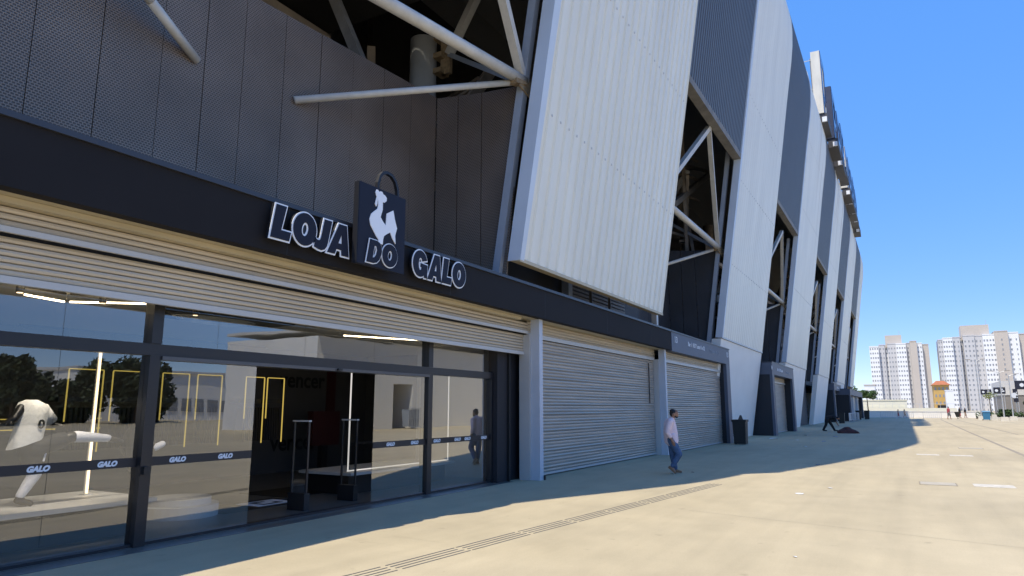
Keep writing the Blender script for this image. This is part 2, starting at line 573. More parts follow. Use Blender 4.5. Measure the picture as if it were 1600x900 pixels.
# ------------------------------------------------------------------ the ground
g = MB()
xs = [-1500, -300, -60, -20, 0, 20, 60, 140, 300, 900, 3500]
ys = [-2500, -600, -150, -60, -20, 0, 20, 60, 150, 600, 2500]
vs = [(x, y, 0) for x in xs for y in ys]
n = len(ys)
fs = [(i * n + j, (i + 1) * n + j, (i + 1) * n + j + 1, i * n + j + 1) for i in range(len(xs) - 1) for j in range(n - 1)]
ground = g.add(vs, fs).build('ground', M['ground'])
tag(ground, kind='structure')

def strip(name, pts, w, m, z=0.004):        # thin sheet along a polyline
    b = MB()
    vs, fs = [], []
    for i, p in enumerate(pts):
        a = Vector(pts[max(0, i - 1)]); c = Vector(pts[min(len(pts) - 1, i + 1)])
        d = (c - a).normalized()
        nn = Vector((-d.y, d.x)) * (w / 2)
        vs += [(p[0] + nn.x, p[1] + nn.y, z), (p[0] - nn.x, p[1] - nn.y, z)]
    for i in range(len(pts) - 1):
        fs.append((2 * i, 2 * i + 1, 2 * i + 3, 2 * i + 2))
    return b.add(vs, fs)

# slab joints and drain slots cut in the concrete (pieces of the ground)
joints = [
    ([(31, -3.66), (60, -3.85), (94, -4.15), (120, -4.4)], 0.16), ([(56, -6.27), (80, -6.22), (118, -6.2)], 0.14),
    ([(27.3, 7.3), (29.5, 6.2), (31.6, 5.2)], 0.05), 
    ([(22.5, 8.0), (23.2, 3.0)], 0.012),
     ([(12.2, 3.4), (10.4, -4)], 0.008),
]
for pts, w in joints:
    o = strip('joint', pts, w, None).build('joint', M['joint'], ground)

# ------------------------------------------------------------------ stadium
PROF = [(0, 8.52), (2.5, 8.13), (5.27, 7.70), (8.6, 7.19), (11.9, 6.675), (15.2, 6.16), (18.5, 5.65), (21.8, 5.14), (23.5, 4.86), (24.6, 4.68),
        (25.7, 4.54), (26.7, 4.48), (27.5, 4.49), (28.4, 4.62), (29.3, 4.91), (30.1, 5.34), (30.7, 5.88), (31.3, 6.6), (31.6, 7.6)]
def SY(z):
    for (a, ya), (b, yb) in zip(PROF, PROF[1:]):
        if z <= b:
            return ya + (yb - ya) * (z - a) / (b - a)
    return PROF[-1][1]
ZMAX = 31.6
CAPH = [(11.8, 12.6), (13.5, 15.5), (16.7, 19.0), (21.1, 22.5), (26.5, 25.4), (31, 28.5), (34, ZMAX)]  # unseen near roofline, heights shaped to cast the curved plaza shade
def HX(x):
    if x <= CAPH[0][0]: return CAPH[0][1]
    for (a, ha), (b, hb) in zip(CAPH, CAPH[1:]):
        if x <= b:
            return ha + (hb - ha) * (x - a) / (b - a)
    return ZMAX
WHITE = [(14.0, 25.2), (35.0, 46.3), (56.5, 69.2), (79.5, 91.2), (102.5, 116.2), (127.6, 136.4)]
DARKZ = [None, 14.62, 15.3, 16.05, 16.4, 16.65]

stadium = thing('stadium', 'huge white and charcoal ribbed stadium facade leaning out over the shaded plaza', 'stadium', (12.75, 8, 0))

def clad(x0, x1, z0, pitch, depth, m, name, back=0.26, fade=False):
    n = max(2, round((x1 - x0) / pitch))
    w = (x1 - x0) / n
    cols = []
    for i in range(n):
        a = x0 + i * w
        cols += [(a, 0), (a + w * 0.52, 0), (a + w * 0.58, depth), (a + w * 0.94, depth)]
    cols.append((x1, 0))
    zz = [z0] + [z for z, _ in PROF if z > z0 + 0.5]
    if len(zz) < 3:
        zz = [z0, (z0 + ZMAX) / 2, ZMAX]
    b = MB()
    vs = []
    for x, d in cols:
        H = HX(x)
        for z in zz:
            t = z0 + (z - z0) * (H - z0) / (ZMAX - z0)
            vs.append((x, SY(t) + d, t))
    k = len(zz)
    fs = [(i * k + j, (i + 1) * k + j, (i + 1) * k + j + 1, i * k + j + 1) for i in range(len(cols) - 1) for j in range(k - 1)]
    b.add(vs, fs)
    # backing sheet, end returns and the bottom closing strip
    for x in (x1,):
        pass
    vs = []
    for x in (x0 + 0.003, x1 - 0.003):
        H = HX(x)
        for z in zz:
            t = z0 + (z - z0) * (H - z0) / (ZMAX - z0)
            vs.append((x, SY(t) + 0.004, t)); vs.append((x, SY(t) + back, t))
    fs = [(2 * j, 2 * j + 1, 2 * j + 3, 2 * j + 2) for j in range(k - 1)]
    o = 2 * k
    fs += [(o + 2 * j, o + 2 * j + 1, o + 2 * j + 3, o + 2 * j + 2) for j in range(k - 1)]
    fs += [(2 * j + 1, 2 * j + 3, o + 2 * j + 3, o + 2 * j + 1) for j in range(k - 1)]
    b.add(vs, fs)
    return b.build(name, m, stadium), zz

for i, (x0, x1) in enumerate(WHITE):
    clad(x0, x1, 5.27, 0.50 if i < 2 else 0.56, 0.055 if i == 0 else 0.014, M['white_clad'], 'white_panel')
    # smooth side return, a strip standing a little proud of the left edge
    b = MB()
    zz = [5.22] + [z for z, _ in PROF if z > 5.5]
    vs = []
    for z in zz:
        H = HX(x0)
        t = 5.22 + (z - 5.22) * (H - 5.22) / (ZMAX - 5.22)
        wdt = 0.16 + 0.16 * min(1, (t - 5.2) / 8)
        for (xx, yy) in ((x0 - 0.03, SY(t) - 0.03), (x0 - 0.03, SY(t) + 0.32), (x0 - 0.004, SY(t) + 0.32), (x0 + wdt, SY(t) - 0.03)):
            vs.append((xx, yy, t))
    k = len(zz)
    fs = []
    for j in range(k - 1):
        for q in range(4):
            r_ = (q + 1) % 4
            fs.append((4 * j + q, 4 * j + r_, 4 * j + 4 + r_, 4 * j + 4 + q))
    fs.append((0, 1, 2, 3))
    b.add(vs, fs).build('edge_trim', M['return'], stadium)
    b = MB()
    b.hexa([(x0 - 0.02, 7.685, 5.18), (x1, 7.685, 5.18), (x1, 7.98, 5.22), (x0 - 0.02, 7.98, 5.22)],
           [(x0 - 0.02, 7.685, 5.265), (x1, 7.685, 5.265), (x1, 7.98, 5.265), (x0 - 0.02, 7.98, 5.265)])
    fx = MB()
    for zf in ((9.0, 13.4, 18.0) if i < 2 else (11.0, 17.5, 23.0)):
        if zf > HX(x0) - 1: continue
        n_ = int((x1 - x0) / 0.5)
        for k in range(n_):
            xx = x0 + (k + 0.26) * (x1 - x0) / n_
            fx.box(xx - 0.025, xx + 0.025, SY(zf) - 0.012, SY(zf) + 0.01, zf - 0.03, zf + 0.03)
    fx.build('fixing_row', M['rail'], stadium)['kind'] = 'stuff'
    b.build('drip_edge', M['tan'] if i == 0 else M['rail'], stadium)
    if i in (1, 2, 3, 4):   # smooth white wall below the ribs, same lean, narrowing towards the ground
        xr = x1 - 0.15
        b = MB()
        b.hexa([(x0 + 0.1, SY(0) + 0.05, 0), (xr, SY(0) + 0.05, 0), (xr, SY(0) + 0.5, 0), (x0 + 0.1, SY(0) + 0.5, 0)],
               [(x0, SY(5.17) + 0.03, 5.17), (x1 - 0.02, SY(5.17) + 0.03, 5.17), (x1 - 0.02, SY(5.17) + 0.5, 5.17), (x0, SY(5.17) + 0.5, 5.17)])
        b.build('base_wall', M['white_wall'], stadium)

# dark ribbed panels over the open bays, with the steel edge beam below
for i in range(1, 6):
    x0, x1 = WHITE[i - 1][1], WHITE[i][0]
    z0 = DARKZ[i]
    clad(x0 + 0.02, x1 - 0.02, z0, 0.30 if i < 3 else 0.4, 0.05, M['dark_clad'], 'dark_panel')
    MB().hexa([(x0, SY(z0) + 0.02, z0 - 0.28), (x1, SY(z0) + 0.02, z0 - 0.28), (x1, SY(z0) + 0.42, z0 - 0.28), (x0, SY(z0) + 0.42, z0 - 0.28)],
              [(x0, SY(z0) - 0.01, z0 - 0.01), (x1, SY(z0) - 0.01, z0 - 0.01), (x1, SY(z0) + 0.42, z0 - 0.01), (x0, SY(z0) + 0.42, z0 - 0.01)]
              ).build('edge_beam', M['steel_dark'], stadium)

# roof sheet behind the top edge, with its rear drop to the ground
b = MB()
vs, fs = [], []
rx = [14.0 + 0.8 * i for i in range(27)] + [38, 60, 90, 136.4]
for x in rx:
    h = HX(x)
    vs += [(x, SY(h) + 0.02, h - 0.02), (x, 26, h - 0.02), (x, 26, 0)]
for i in range(len(rx) - 1):
    for j in (0, 1):
        fs.append((3 * i + j, 3 * i + j + 1, 3 * i + j + 4, 3 * i + j + 3))
b.add(vs, fs).build('roof', M['roof'], stadium)
# slab added over the first bay; unseen edge shaped to cast the plaza shade
edge = [(-14, 12.9), (-6, 12.0), (0, 11.0), (3, 10.1), (5.0, 9.28), (7.1, 8.5), (9.3, 7.6), (11.6, 6.78), (13.96, 6.3)]
def smooth(pts, n=8):
    out = []
    for i in range(len(pts) - 1):
        p0, p1, p2, p3 = (Vector(pts[max(0, i - 1)]), Vector(pts[i]), Vector(pts[i + 1]), Vector(pts[min(len(pts) - 1, i + 2)]))
        for k in range(n):
            t = k / n
            out.append(tuple(0.5 * (2 * p1 + (p2 - p0) * t + (2 * p0 - 5 * p1 + 4 * p2 - p3) * t * t + (3 * p1 - p0 - 3 * p2 + p3) * t ** 3)))
    return out + [tuple(pts[-1])]
edge = smooth(edge)
b = MB()
vs = [(x, y, 13.0) for x, y in edge] + [(x, 26, 13.0) for x, y in edge] + [(x, y, 13.4) for x, y in edge] + [(x, 26, 13.4) for x, y in edge]
k = len(edge)
fs = []
for i in range(k - 1):
    fs += [(i, i + 1, k + i + 1, k + i), (2 * k + i, 2 * k + i + 1, 3 * k + i + 1, 3 * k + i), (i, i + 1, 2 * k + i + 1, 2 * k + i)]
b.add(vs, fs).build('shade_canopy', M['interior'], stadium)
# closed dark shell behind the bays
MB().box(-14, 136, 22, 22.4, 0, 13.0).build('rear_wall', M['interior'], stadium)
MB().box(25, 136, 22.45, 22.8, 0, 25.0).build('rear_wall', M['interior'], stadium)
MB().box(13.97, 14.0, 7.0, 26, 13.0, 16.02).build('end_wall', M['interior'], stadium)  # added, unseen: closes the slab-to-roof gap against the sun
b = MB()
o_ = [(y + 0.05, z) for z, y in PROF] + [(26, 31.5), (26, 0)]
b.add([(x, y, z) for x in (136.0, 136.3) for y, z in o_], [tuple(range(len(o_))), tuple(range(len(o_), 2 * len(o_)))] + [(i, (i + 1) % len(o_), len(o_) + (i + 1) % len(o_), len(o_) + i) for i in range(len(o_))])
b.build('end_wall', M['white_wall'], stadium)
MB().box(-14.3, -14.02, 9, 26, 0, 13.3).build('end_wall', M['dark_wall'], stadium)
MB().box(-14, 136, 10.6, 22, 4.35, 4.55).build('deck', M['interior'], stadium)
def bay(L, Rr, near):
    """steel frame of one open bay; L is the left edge of the white panel that closes it, Rr the right edge of the one before"""
    X = L + 0.165
    node = Vector((X, 7.66, 9.84))
    # leaning column on the panel line
    MB().bar((X - 0.04, 8.47, 4.45), (X - 0.04, 6.90, 14.9), 0.2, 0.22, (1, 0, 0)).build('column', M['steel_blue'], stadium)
    MB().tube(node, (L - 4.76, 10.34, 7.94), 0.08, n=14).build('brace_tube', M['steel'], stadium, smooth=True)
    e = (L - 5.3, 8.42, 9.66) if near else (Rr - 0.16, 7.66, 9.84)
    MB().tube(node, e, 0.14, n=18).build('chord_tube', M['steel'], stadium, smooth=True)
    apex = Vector((L - 4.9, 6.72, 14.32))
    top = node.lerp(apex, 0.48 if near else 1.0)
    MB().bar(node + Vector((-0.05, 0.03, 0.05)), top, 0.2, 0.2, (0, 1, 0)).build('post', M['steel'], stadium)
    if not near:
        MB().bar(apex, (Rr - 0.16, 7.66, 9.84), 0.2, 0.2, (0, 1, 0)).build('post', M['steel'], stadium)
        MB().bar((L - 1.3, 9.5, 12.05), (L + 8.0, 9.5, 16.7), 0.22, 0.3).build('inner_brace', M['steel_dark'], stadium)
        MB().bar((L - 1.5, 9.9, 14.4), (L + 9.0, 9.9, 17.0), 0.18, 0.22).build('inner_brace', M['steel_dark'], stadium)
    bk = Vector((L + 1.9, 11.2, 12.36))
    MB().bar(node + Vector((-0.1, 0.15, 0.0)), bk, 0.1, 0.13).build('inner_brace', M['steel_blue'], stadium)
    MB().bar(bk, (L + 1.65, 9.46, 14.8), 0.22, 0.22).build('inner_brace', M['steel'], stadium)
    # rusty gusset plates at the node
    b = MB()
    b.hexa([(X - 0.35, 7.60, 9.58), (X + 0.16, 7.53, 9.4), (X + 0.2, 7.53, 9.85), (X - 0.1, 7.6, 10.0)],
           [(X - 0.35, 7.64, 9.58), (X + 0.16, 7.57, 9.4), (X + 0.2, 7.57, 9.85), (X - 0.1, 7.64, 10.0)])
    b.bar((X - 0.46, 7.73, 9.71), (X - 0.05, 7.66, 9.8), 0.23, 0.21)
    b.build('gusset_plate', M['rust'], stadium)
    for dz in (6.3, 9.8):
        MB().bar((X + 0.1, SY(dz) + 0.82, dz), (X + 1.4, SY(dz) + 0.55, dz + 0.12), 0.12, 0.14).build('outrigger', M['steel'], stadium)
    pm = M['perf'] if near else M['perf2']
    # perforated side wall, from the column back to the recess wall
    ys_ = [8.2, 8.92, 9.66, 10.36]
    for a, c in zip(ys_, ys_[1:]):
        ta, tc = 9.70 + 0.31 * (a - 7.76) / 2.6, 9.70 + 0.31 * (c - 7.76) / 2.6
        first = a < 8.3
        b = MB()
        f0 = a + 0.012
        f1 = 7.72 if first else f0
        b.hexa([(X, f0, 4.5), (X, c - 0.012, 4.5), (X, c - 0.012, tc), (X, f1, ta)],
               [(X + 0.05, f0, 4.5), (X + 0.05, c - 0.012, 4.5), (X + 0.05, c - 0.012, tc), (X + 0.05, f1, ta)])
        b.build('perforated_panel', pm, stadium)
    # recess wall, panel by panel
    x = X - 0.02
    i = 0
    wds = [1.08, 1.06, 1.08, 1.0, 0.98, 0.97, 0.8, 0.8, 0.98, 0.94, 0.94, 0.95, 1.0, 1.0, 1.0, 1.0, 1.0, 1.0, 1.0, 1.0]
    zt = lambda xx: 10.03 - 0.065 * (X - xx)
    while x > Rr + 0.1 and i < 20:
        w = wds[i] if near else 1.75
        xa = max(x - w, Rr)
        jog = random.uniform(-0.004, 0.004)
        b = MB()
        b.hexa([(xa + 0.007, 10.36 + jog, 4.5), (x - 0.007, 10.36 + jog, 4.5), (x - 0.007, 10.42, 4.5), (xa + 0.007, 10.42, 4.5)],
               [(xa + 0.007, 10.36 + jog, zt(xa)), (x - 0.007, 10.36 + jog, zt(x)), (x - 0.007, 10.42, zt(x)), (xa + 0.007, 10.42, zt(xa))])
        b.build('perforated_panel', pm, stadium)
        x = xa
        i += 1
    MB().box(Rr, X - 0.04, 10.45, 10.5, 4.5, 8.6).build('wall_backing', M['seam'], stadium)

bay(14.0, -6.0, True)
for i in range(1, 6):
    bay(WHITE[i][0], WHITE[i - 1][1], False)
# tube of the neighbouring bay that lands on the perforated wall, and the props behind the wall
MB().tube((7.0, 10.34, 7.77), (5.8, 9.86, 8.1), 0.08, n=14).tube((5.8, 9.86, 8.1), (4.6, 9.38, 8.43), 0.08, n=14).build('brace_tube', M['steel'], stadium, smooth=True)
MB().bar((12.15, 10.95, 9.7), (12.05, 12.5, 13.0), 0.24, 0.24).build('post', M['steel_dark'], stadium)
MB().tube((15.8, 12.1, 4.5), (15.8, 12.1, 13.0), 0.41, n=32).build('round_column', M['concrete'], stadium, smooth=True)
for i in range(1, 5):
    MB().tube((WHITE[i][0] - 3.5, 12.3, 4.5), (WHITE[i][0] - 3.5, 12.3, 15.8), 0.38, n=16).build('round_column', M['raker'], stadium, smooth=True)
# clamps on the round column
b = MB()
for z in (12.3, 12.9, 11.8):
    b.box(15.75, 16.2, 11.4, 11.69, z, z + 0.16)
b.box(15.95, 16.08, 11.2, 11.55, 11.8, 13.0)
b.build('clamp', M['rust'], stadium)
# rakers, stairs and beams in the gloom of the concourse
for i in range(0, 6):
    L = WHITE[i][0]
    b = MB()
    if i == 0:
        b.bar((7, 14.5, 12.6), (14, 14.5, 12.6), 0.5, 0.6)
        b.bar((15.5, 13.6, 4.6), (15.3, 13.8, 13), 0.25, 0.25)
        b.bar((17.1, 13.0, 4.6), (17.1, 13.0, 13), 0.3, 0.3)
        for k in range(6):
            b.bar((14.8 + k * 0.5, 10.9, 9.1 + k * 0.6), (15.8 + k * 0.5, 13.2, 9.1 + k * 0.6), 0.3, 0.1)
        b.bar((14.6, 10.7, 8.7), (18.0, 10.9, 12.8), 0.12, 0.4)
    else:
        for k in range(6):
            y = 13.4 + k * 1.1
            b.bar((L - 9.3, y, 6.6 + k * 1.15), (L + 2.2, y, 6.6 + k * 1.15), 0.9, 0.16)
        b.bar((L - 8.2, 11.7, 5.8), (L - 0.9, 12.0, 11.8), 0.3, 0.35)
        b.bar((L - 3.3, 11.5, 5.1), (L + 0.3, 11.9, 8.8), 0.25, 0.4)
        b.bar((L - 8.8, 11.2, 12.2), (L + 0.2, 10.1, 11.5), 0.2, 0.25)
        b.bar((L - 5.7, 11.9, 4.6), (L - 5.5, 12.0, 14.7), 0.25, 0.25)
        b.bar((L - 2.1, 11.2, 4.6), (L - 2.0, 10.6, 14.7), 0.16, 0.16)
        rnd = random.Random(40 + i)
        for k in range(5):          # posts, stair flights and landings seen over the side wall
            xx, yy = L + 1.0 + k * 2.2, 9.5 + k * 0.62
            b.bar((xx, yy, 4.6), (xx + rnd.uniform(-0.3, 0.3), yy, 17.5), 0.16, 0.16)
        for k in range(7):
            zz = 8.2 + k * 1.25
            b.bar((L + 1.2, 9.7, zz), (L + 6.5, 11.3, zz + rnd.choice((-1.1, 1.2))), 0.5, 0.12)
            b.bar((L + 0.6, 10.5, zz + 0.5), (L + 4.6, 9.6, zz + 0.5 + rnd.uniform(-0.2, 0.2)), 0.10, 0.14)
            b.bar((L + 5.2, 11.4, zz), (L + 10.5, 12.8, zz + rnd.choice((-1.2, 1.4))), 0.7, 0.14)
        b.bar((L + 0.4, 9.0, 9.4), (L + 6.0, 11.0, 15.5), 0.16, 0.2)
        b.bar((L + 6.0, 11.0, 9.0), (L + 0.6, 9.2, 14.2), 0.14, 0.18)
        for k in range(8):
            zz = 5.0 + k * 0.62     # ladder-like struts in the slot beside the column
            b.bar((L + 0.5, 8.7 - 0.1 * k, zz), (L + 2.2, 8.5 - 0.1 * k, zz + rnd.uniform(-0.1, 0.5)), 0.07, 0.09)
    b.build('raker_frame', M['raker'], stadium)
# below the first white panel: set-back wall, grilles and the pale post over the shutters
MB().box(14.4, 28.0, 9.6, 9.8, 4.5, 7.2).build('setback_wall', M['dark_wall'], stadium)
MB().box(25.7, 25.9, 8.1, 8.3, 4.74, 6.4).build('post', M['rail'], stadium)
MB().box(20.0, 20.3, 9.2, 9.45, 4.74, 6.6).build('post', M['steel_blue'], stadium)
for x in (20.6, 22.4, 24.2):
    b = MB()
    for k in range(10):
        b.box(x + 0.07, x + 1.6, 9.42, 9.48, 4.9 + k * 0.13, 4.98 + k * 0.13)
    b.box(x, x + 0.06, 9.4, 9.5, 4.74, 6.3)
    b.build('louvre_grille', M['steel_dark'], stadium)
# dark lower wall of the open bays
for i in range(1, 6):
    x0, x1 = WHITE[i - 1][1], WHITE[i][0]
    xs0 = 36.3 if i == 1 else x0 - 0.8
    if i > 1:
        MB().box(xs0, x1 + 0.6, 9.1, 9.3, 0, 4.6).build('lower_wall', M['dark_wall'], stadium)
        n = 5
        w = (x1 - x0 - 0.4) / n
        for k in range(n):
            xa = x0 + 0.2 + w * k
            MB().box(xa + 0.02, xa + w - 0.02, 9.03, 9.097, 0.02, 4.5).build('wall_panel', M['dark_wall'], stadium)

# ------------------------------------------------------------------ letters on the roof edge
fontless = [(66.0, 3.7, 28.6, 34.8), (72.2, 4.0, 28.3, 33.8), (78.1, 4.2, 28.2, 33.5), (84.0, 4.0, 29.0, 34.3), (90.2, 3.7, 28.3, 33.6), (95.3, 4.2, 28.4, 33.9),
            (100.5, 3.5, 28.4, 33.8), (105.2, 3.5, 28.4, 34.2), (109.6, 2.9, 28.0, 33.6)]
for k, (x, w, z0, z1) in enumerate(fontless):
    names = ['first', 'second', 'third', 'fourth', 'fifth', 'sixth', 'seventh', 'eighth', 'ninth']
    t = thing('roof_letter', f'{names[k]} tall navy sign letter from the near end of the stadium roof edge' if k else 'nearest tall sign letter on the roof edge, with wide cream side',
              'sign letter', (x, 4.6, z0), 'big sign letters along the stadium roof edge')
    ya, yb = (4.22, 5.0) if k == 0 else (3.85, 4.6)
    b = MB()
    # an upright with two or three arms, like a block letter seen from its end
    b.box(x, x + 0.9, ya, yb, z0, z1)
    if k % 3 == 0:
        b.box(x + 0.9, x + w, ya, yb, z1 - 1.0, z1); b.box(x + w - 0.9, x + w, ya, yb, z0, z1 - 1.0); b.box(x + 0.9, x + w - 0.9, ya, yb, z0 + 2.0, z0 + 2.9)
    elif k % 3 == 1:
        b.box(x + 0.9, x + w, ya, yb, z1 - 1.0, z1); b.box(x + w - 0.9, x + w, ya, yb, z0 + 2.4, z1 - 1.0); b.box(x + 0.9, x + w, ya, yb, z0 + 1.5, z0 + 2.4); b.box(x + w - 0.9, x + w, ya, yb, z0, z0 + 1.5)
    else:
        b.box(x + 0.9, x + w, ya, yb, z1 - 0.9, z1); b.box(x + 0.9, x + w, ya, yb, z0 + 2.2, z0 + 3.0); b.box(x + 0.9, x + w, ya, yb, z0, z0 + 0.9)
    b.build('letter_body', M['board_side'] if k in (0, 4) else M['board_dark'], t)
    b = MB()
    b.box(x + 0.04, x + w - 0.04, ya - 0.05, ya - 0.003, z1 - 0.95, z1 - 0.04)
    b.box(x + 0.04, x + 0.86, ya - 0.05, ya - 0.003, z0 + 0.04, z1 - 1.0)
    b.box(x + w - 0.86, x + w - 0.04, ya - 0.05, ya - 0.003, z0 + 2.4, z1 - 1.0)
    b.box(x + 0.9, x + w - 0.9, ya - 0.05, ya - 0.003, z0 + 1.6, z0 + 2.3)
    b.build('letter_face', M['board_face'], t)
    b = MB()
    b.box(x + 0.1, x + w + 0.6, ya - 0.25, yb - 0.1, z0 - 0.95, z0 - 0.04)
    b.build('ballast_box', M['board_under'], t)
    MB().box(x - 0.12, x + 0.09, ya - 0.2, ya + 0.2, z0 - 0.9, z0 - 0.45).build('floodlight', M['letter_white'], t)
    for zz in (z0 + 0.4, z0 + 2.6, z1 - 0.6):
        yt = SY(min(zz, 30.8)) + (0.25 if zz > 30 else 0)
        MB().tube((x + 0.4, yb - 0.05, zz), (x + 0.4, max(yt, yb) + 0.9, zz - 0.1), 0.035, n=6).build('bracket', M['steel'], t)
    MB().bar((x + 0.5, yb + 0.06, z0 - 0.9), (x + 0.5, yb + 0.06, z1 - 0.4), 0.12, 0.12, (1, 0, 0)).build('mast', M['steel_dark'], t)

# ------------------------------------------------------------------ shutters, portals
def slat_sheet(x0, x1, z0, z1, h, y, b=None):
    b = b or MB()
    n = max(1, round((z1 - z0) / h))
    h = (z1 - z0) / n
    prof = []
    for i in range(n):
        z = z0 + i * h
        prof += [(0.012, z), (-0.006, z + 0.14 * h), (-0.014, z + 0.45 * h), (-0.008, z + 0.8 * h), (0.008, z + 0.93 * h)]
    prof.append((0.012, z1))
    xs_ = [x0 + (x1 - x0) * i / 4 for i in range(5)]
    rr = [random.uniform(-0.006, 0.006) for _ in range(n + 1)]
    vs = [(x, y + d * (1 + 0.5 * math.sin(pi_ // 5 * 2.3)) + (random.uniform(-0.003, 0.003) if 0 < ix < 4 else 0), z + (rr[pi_ // 5] * math.sin(ix * 1.3 + pi_ // 5) if 0 < pi_ < len(prof) - 1 else 0)) for ix, x in enumerate(xs_) for pi_, (d, z) in enumerate(prof)]
    k = len(prof)
    fs = [(a * k + i, (a + 1) * k + i, (a + 1) * k + i + 1, a * k + i + 1) for a in range(4) for i in range(k - 1)]
    return b.add(vs, fs)

def roller(parent, x0, x1, y, zt=3.95, zr=3.58, zb=0.03, h=0.085, m=None, hx=0.0):
    o = slat_sheet(x0, x1, zb + 0.06, zr - 0.06, h, y).build('shutter_slats', m or M['slat'], parent); o['kind'] = 'stuff'
    o = slat_sheet(x0, x1 + hx, zr + 0.05, zt, 0.075, y - 0.02).build('header_slats', M['slat_tan_bounce'], parent); o['kind'] = 'stuff'
    MB().box(x0, x1, y - 0.075, y - 0.03, zr - 0.055, zr + 0.05).build('guide_rail', M['rail'], parent)
    MB().box(x0, x1, y - 0.02, y + 0.02, zb, zb + 0.058).build('bottom_bar', M['rail'], parent)

shop = thing('storefront', 'glass shop front with raised roller shutter under the long black fascia', 'shop front', (8.6, 7.7, 0))
MB().box(-12, 26.15, 7.70, 7.9, 3.95, 4.66).build('fascia', M['fascia'], shop)
MB().box(-12, 26.15, 7.66, 9.3, 4.663, 4.73).build('fascia_cap', M['fascia_cap'], shop)
b = MB()
for i in range(9):
    b.box(-9.9 + i * 4.2, -9.89 + i * 4.2, 7.6975, 7.6995, 3.96, 4.655)
b.build('fascia_seam', M['bag_side'], shop)['kind'] = 'stuff'
MB().box(-12, 26.15, 7.92, 8.62, 3.952, 4.02).build('soffit', M['tan'], shop)
MB().box(-12, 14.7, 8.05, 8.22, 3.88, 3.948).build('tan_beam', M['tan'], shop)
# raised entrance shutter: each slat that shows is a piece
def one_slat(z, h, y, x0, x1, m, xo):
    prof = [(0.012, 0), (-0.010, 0.1 * h), (-0.018, 0.45 * h), (-0.012, 0.82 * h), (0.012, 0.93 * h), (0.02, 0.93 * h), (0.02, 0)]
    b = MB()
    vs = [(x, y + d, z + dz) for x in (x0, x1) for d, dz in prof]
    k = len(prof)
    fs = [(i, (i + 1) % k, k + (i + 1) % k, k + i) for i in range(k)] + [tuple(range(k)), tuple(range(k, 2 * k))]
    return b.add(vs, fs).build('slat', m, shop, origin=(xo, y, z))
s0 = one_slat(3.66, 0.073, 8.2, -12, 15.3, M['slat_tan_bounce'], 1.5)
for i in range(1, 3):
    c = s0.copy(); COL.objects.link(c); c.location.z += i * 0.073
for i in range(0, 6):
    c = s0.copy(); COL.objects.link(c); c.location.z = s0.location.z - 3.66 + 3.145 + i * 0.072; c.location.y += 0.1
MB().box(-12, 15.2, 8.13, 8.18, 3.585, 3.65).build('guide_rail', M['rail'], shop)
MB().box(-12, 15.2, 8.25, 8.32, 3.06, 3.14).build('bottom_bar', M['rail'], shop)
# pillars between the shutters
def pillar(x0, x1, parent):
    b = MB().box(x0, x1, 7.86, 8.1, 0, 3.948)
    b.build('pillar', M['pillar'], parent)
    MB().box(x0 - 0.06, x0 + 0.05, 8.103, 8.4, 0, 3.57).build('shutter_guide', M['rail'], parent)
pillar(15.28, 15.47, shop)
MB().box(15.46, 15.52, 7.82, 7.856, 0.0, 0.1).build('floor_bolt', M['black'], shop)
pillar(25.75, 25.95, shop)
# closed shutter next to the shop
roller(shop, 15.36, 25.66, 8.3, hx=0.15)
MB().box(25.0, 25.03, 8.24, 8.27, 1.9, 3.4).build('chain', M['black'], shop)
# ---- glazing
zh0, zh1 = 2.43, 2.585
MB().box(-12, 14.3, 8.62, 8.78, zh0, zh1).build('transom_bar', M['mullion'], shop)
MB().box(-12, 14.3, 8.64, 8.76, 0.0, 0.05).build('sill_bar', M['mullion'], shop)
MB().box(-12, 14.9, 8.42, 8.8, 3.3, 3.94).build('bulkhead', M['dark_wall'], shop)
for x in (-3.0, 1.2, 5.6, 11.75):
    MB().box(x - 0.075, x + 0.075, 8.60, 8.80, 0.0, zh0 - 0.002).build('mullion', M['mullion'], shop)
    MB().box(x - 0.075, x + 0.075, 8.60, 8.80, zh1 + 0.002, 3.3).build('mullion', M['mullion'], shop)
MB().box(14.25, 14.31, 8.62, 8.78, 0, zh0 - 0.002).build('mullion', M['mullion'], shop)
MB().box(5.68, 11.67, 8.57, 8.83, 2.375, zh0 - 0.004).build('door_operator', M['operator'], shop)
MB().box(8.95, 9.05, 8.53, 8.567, 2.38, 2.42).build('door_sensor', M['black'], shop)
MB().box(14.31, 14.78, 8.5, 8.75, 0, 3.28).build('end_panel', M['portal_dark'], shop)
MB().box(14.785, 14.84, 8.44, 8.8, 0, 3.28).build('end_panel', M['black'], shop)
MB().box(14.845, 16.5, 8.55, 8.7, 0, 3.9).build('end_panel', M['portal_dark'], shop)
MB().box(5.55, 5.62, 8.55, 8.6, 0.9, 1.0).build('lock', M['black'], shop)
panes = [(-2.9, 1.1, 8.7), (1.3, 2.9, 8.7), (2.905, 4.455, 8.7), (4.46, 5.52, 8.7), (5.68, 7.3, 8.66), (10.05, 11.67, 8.66), (11.83, 14.24, 8.7)]
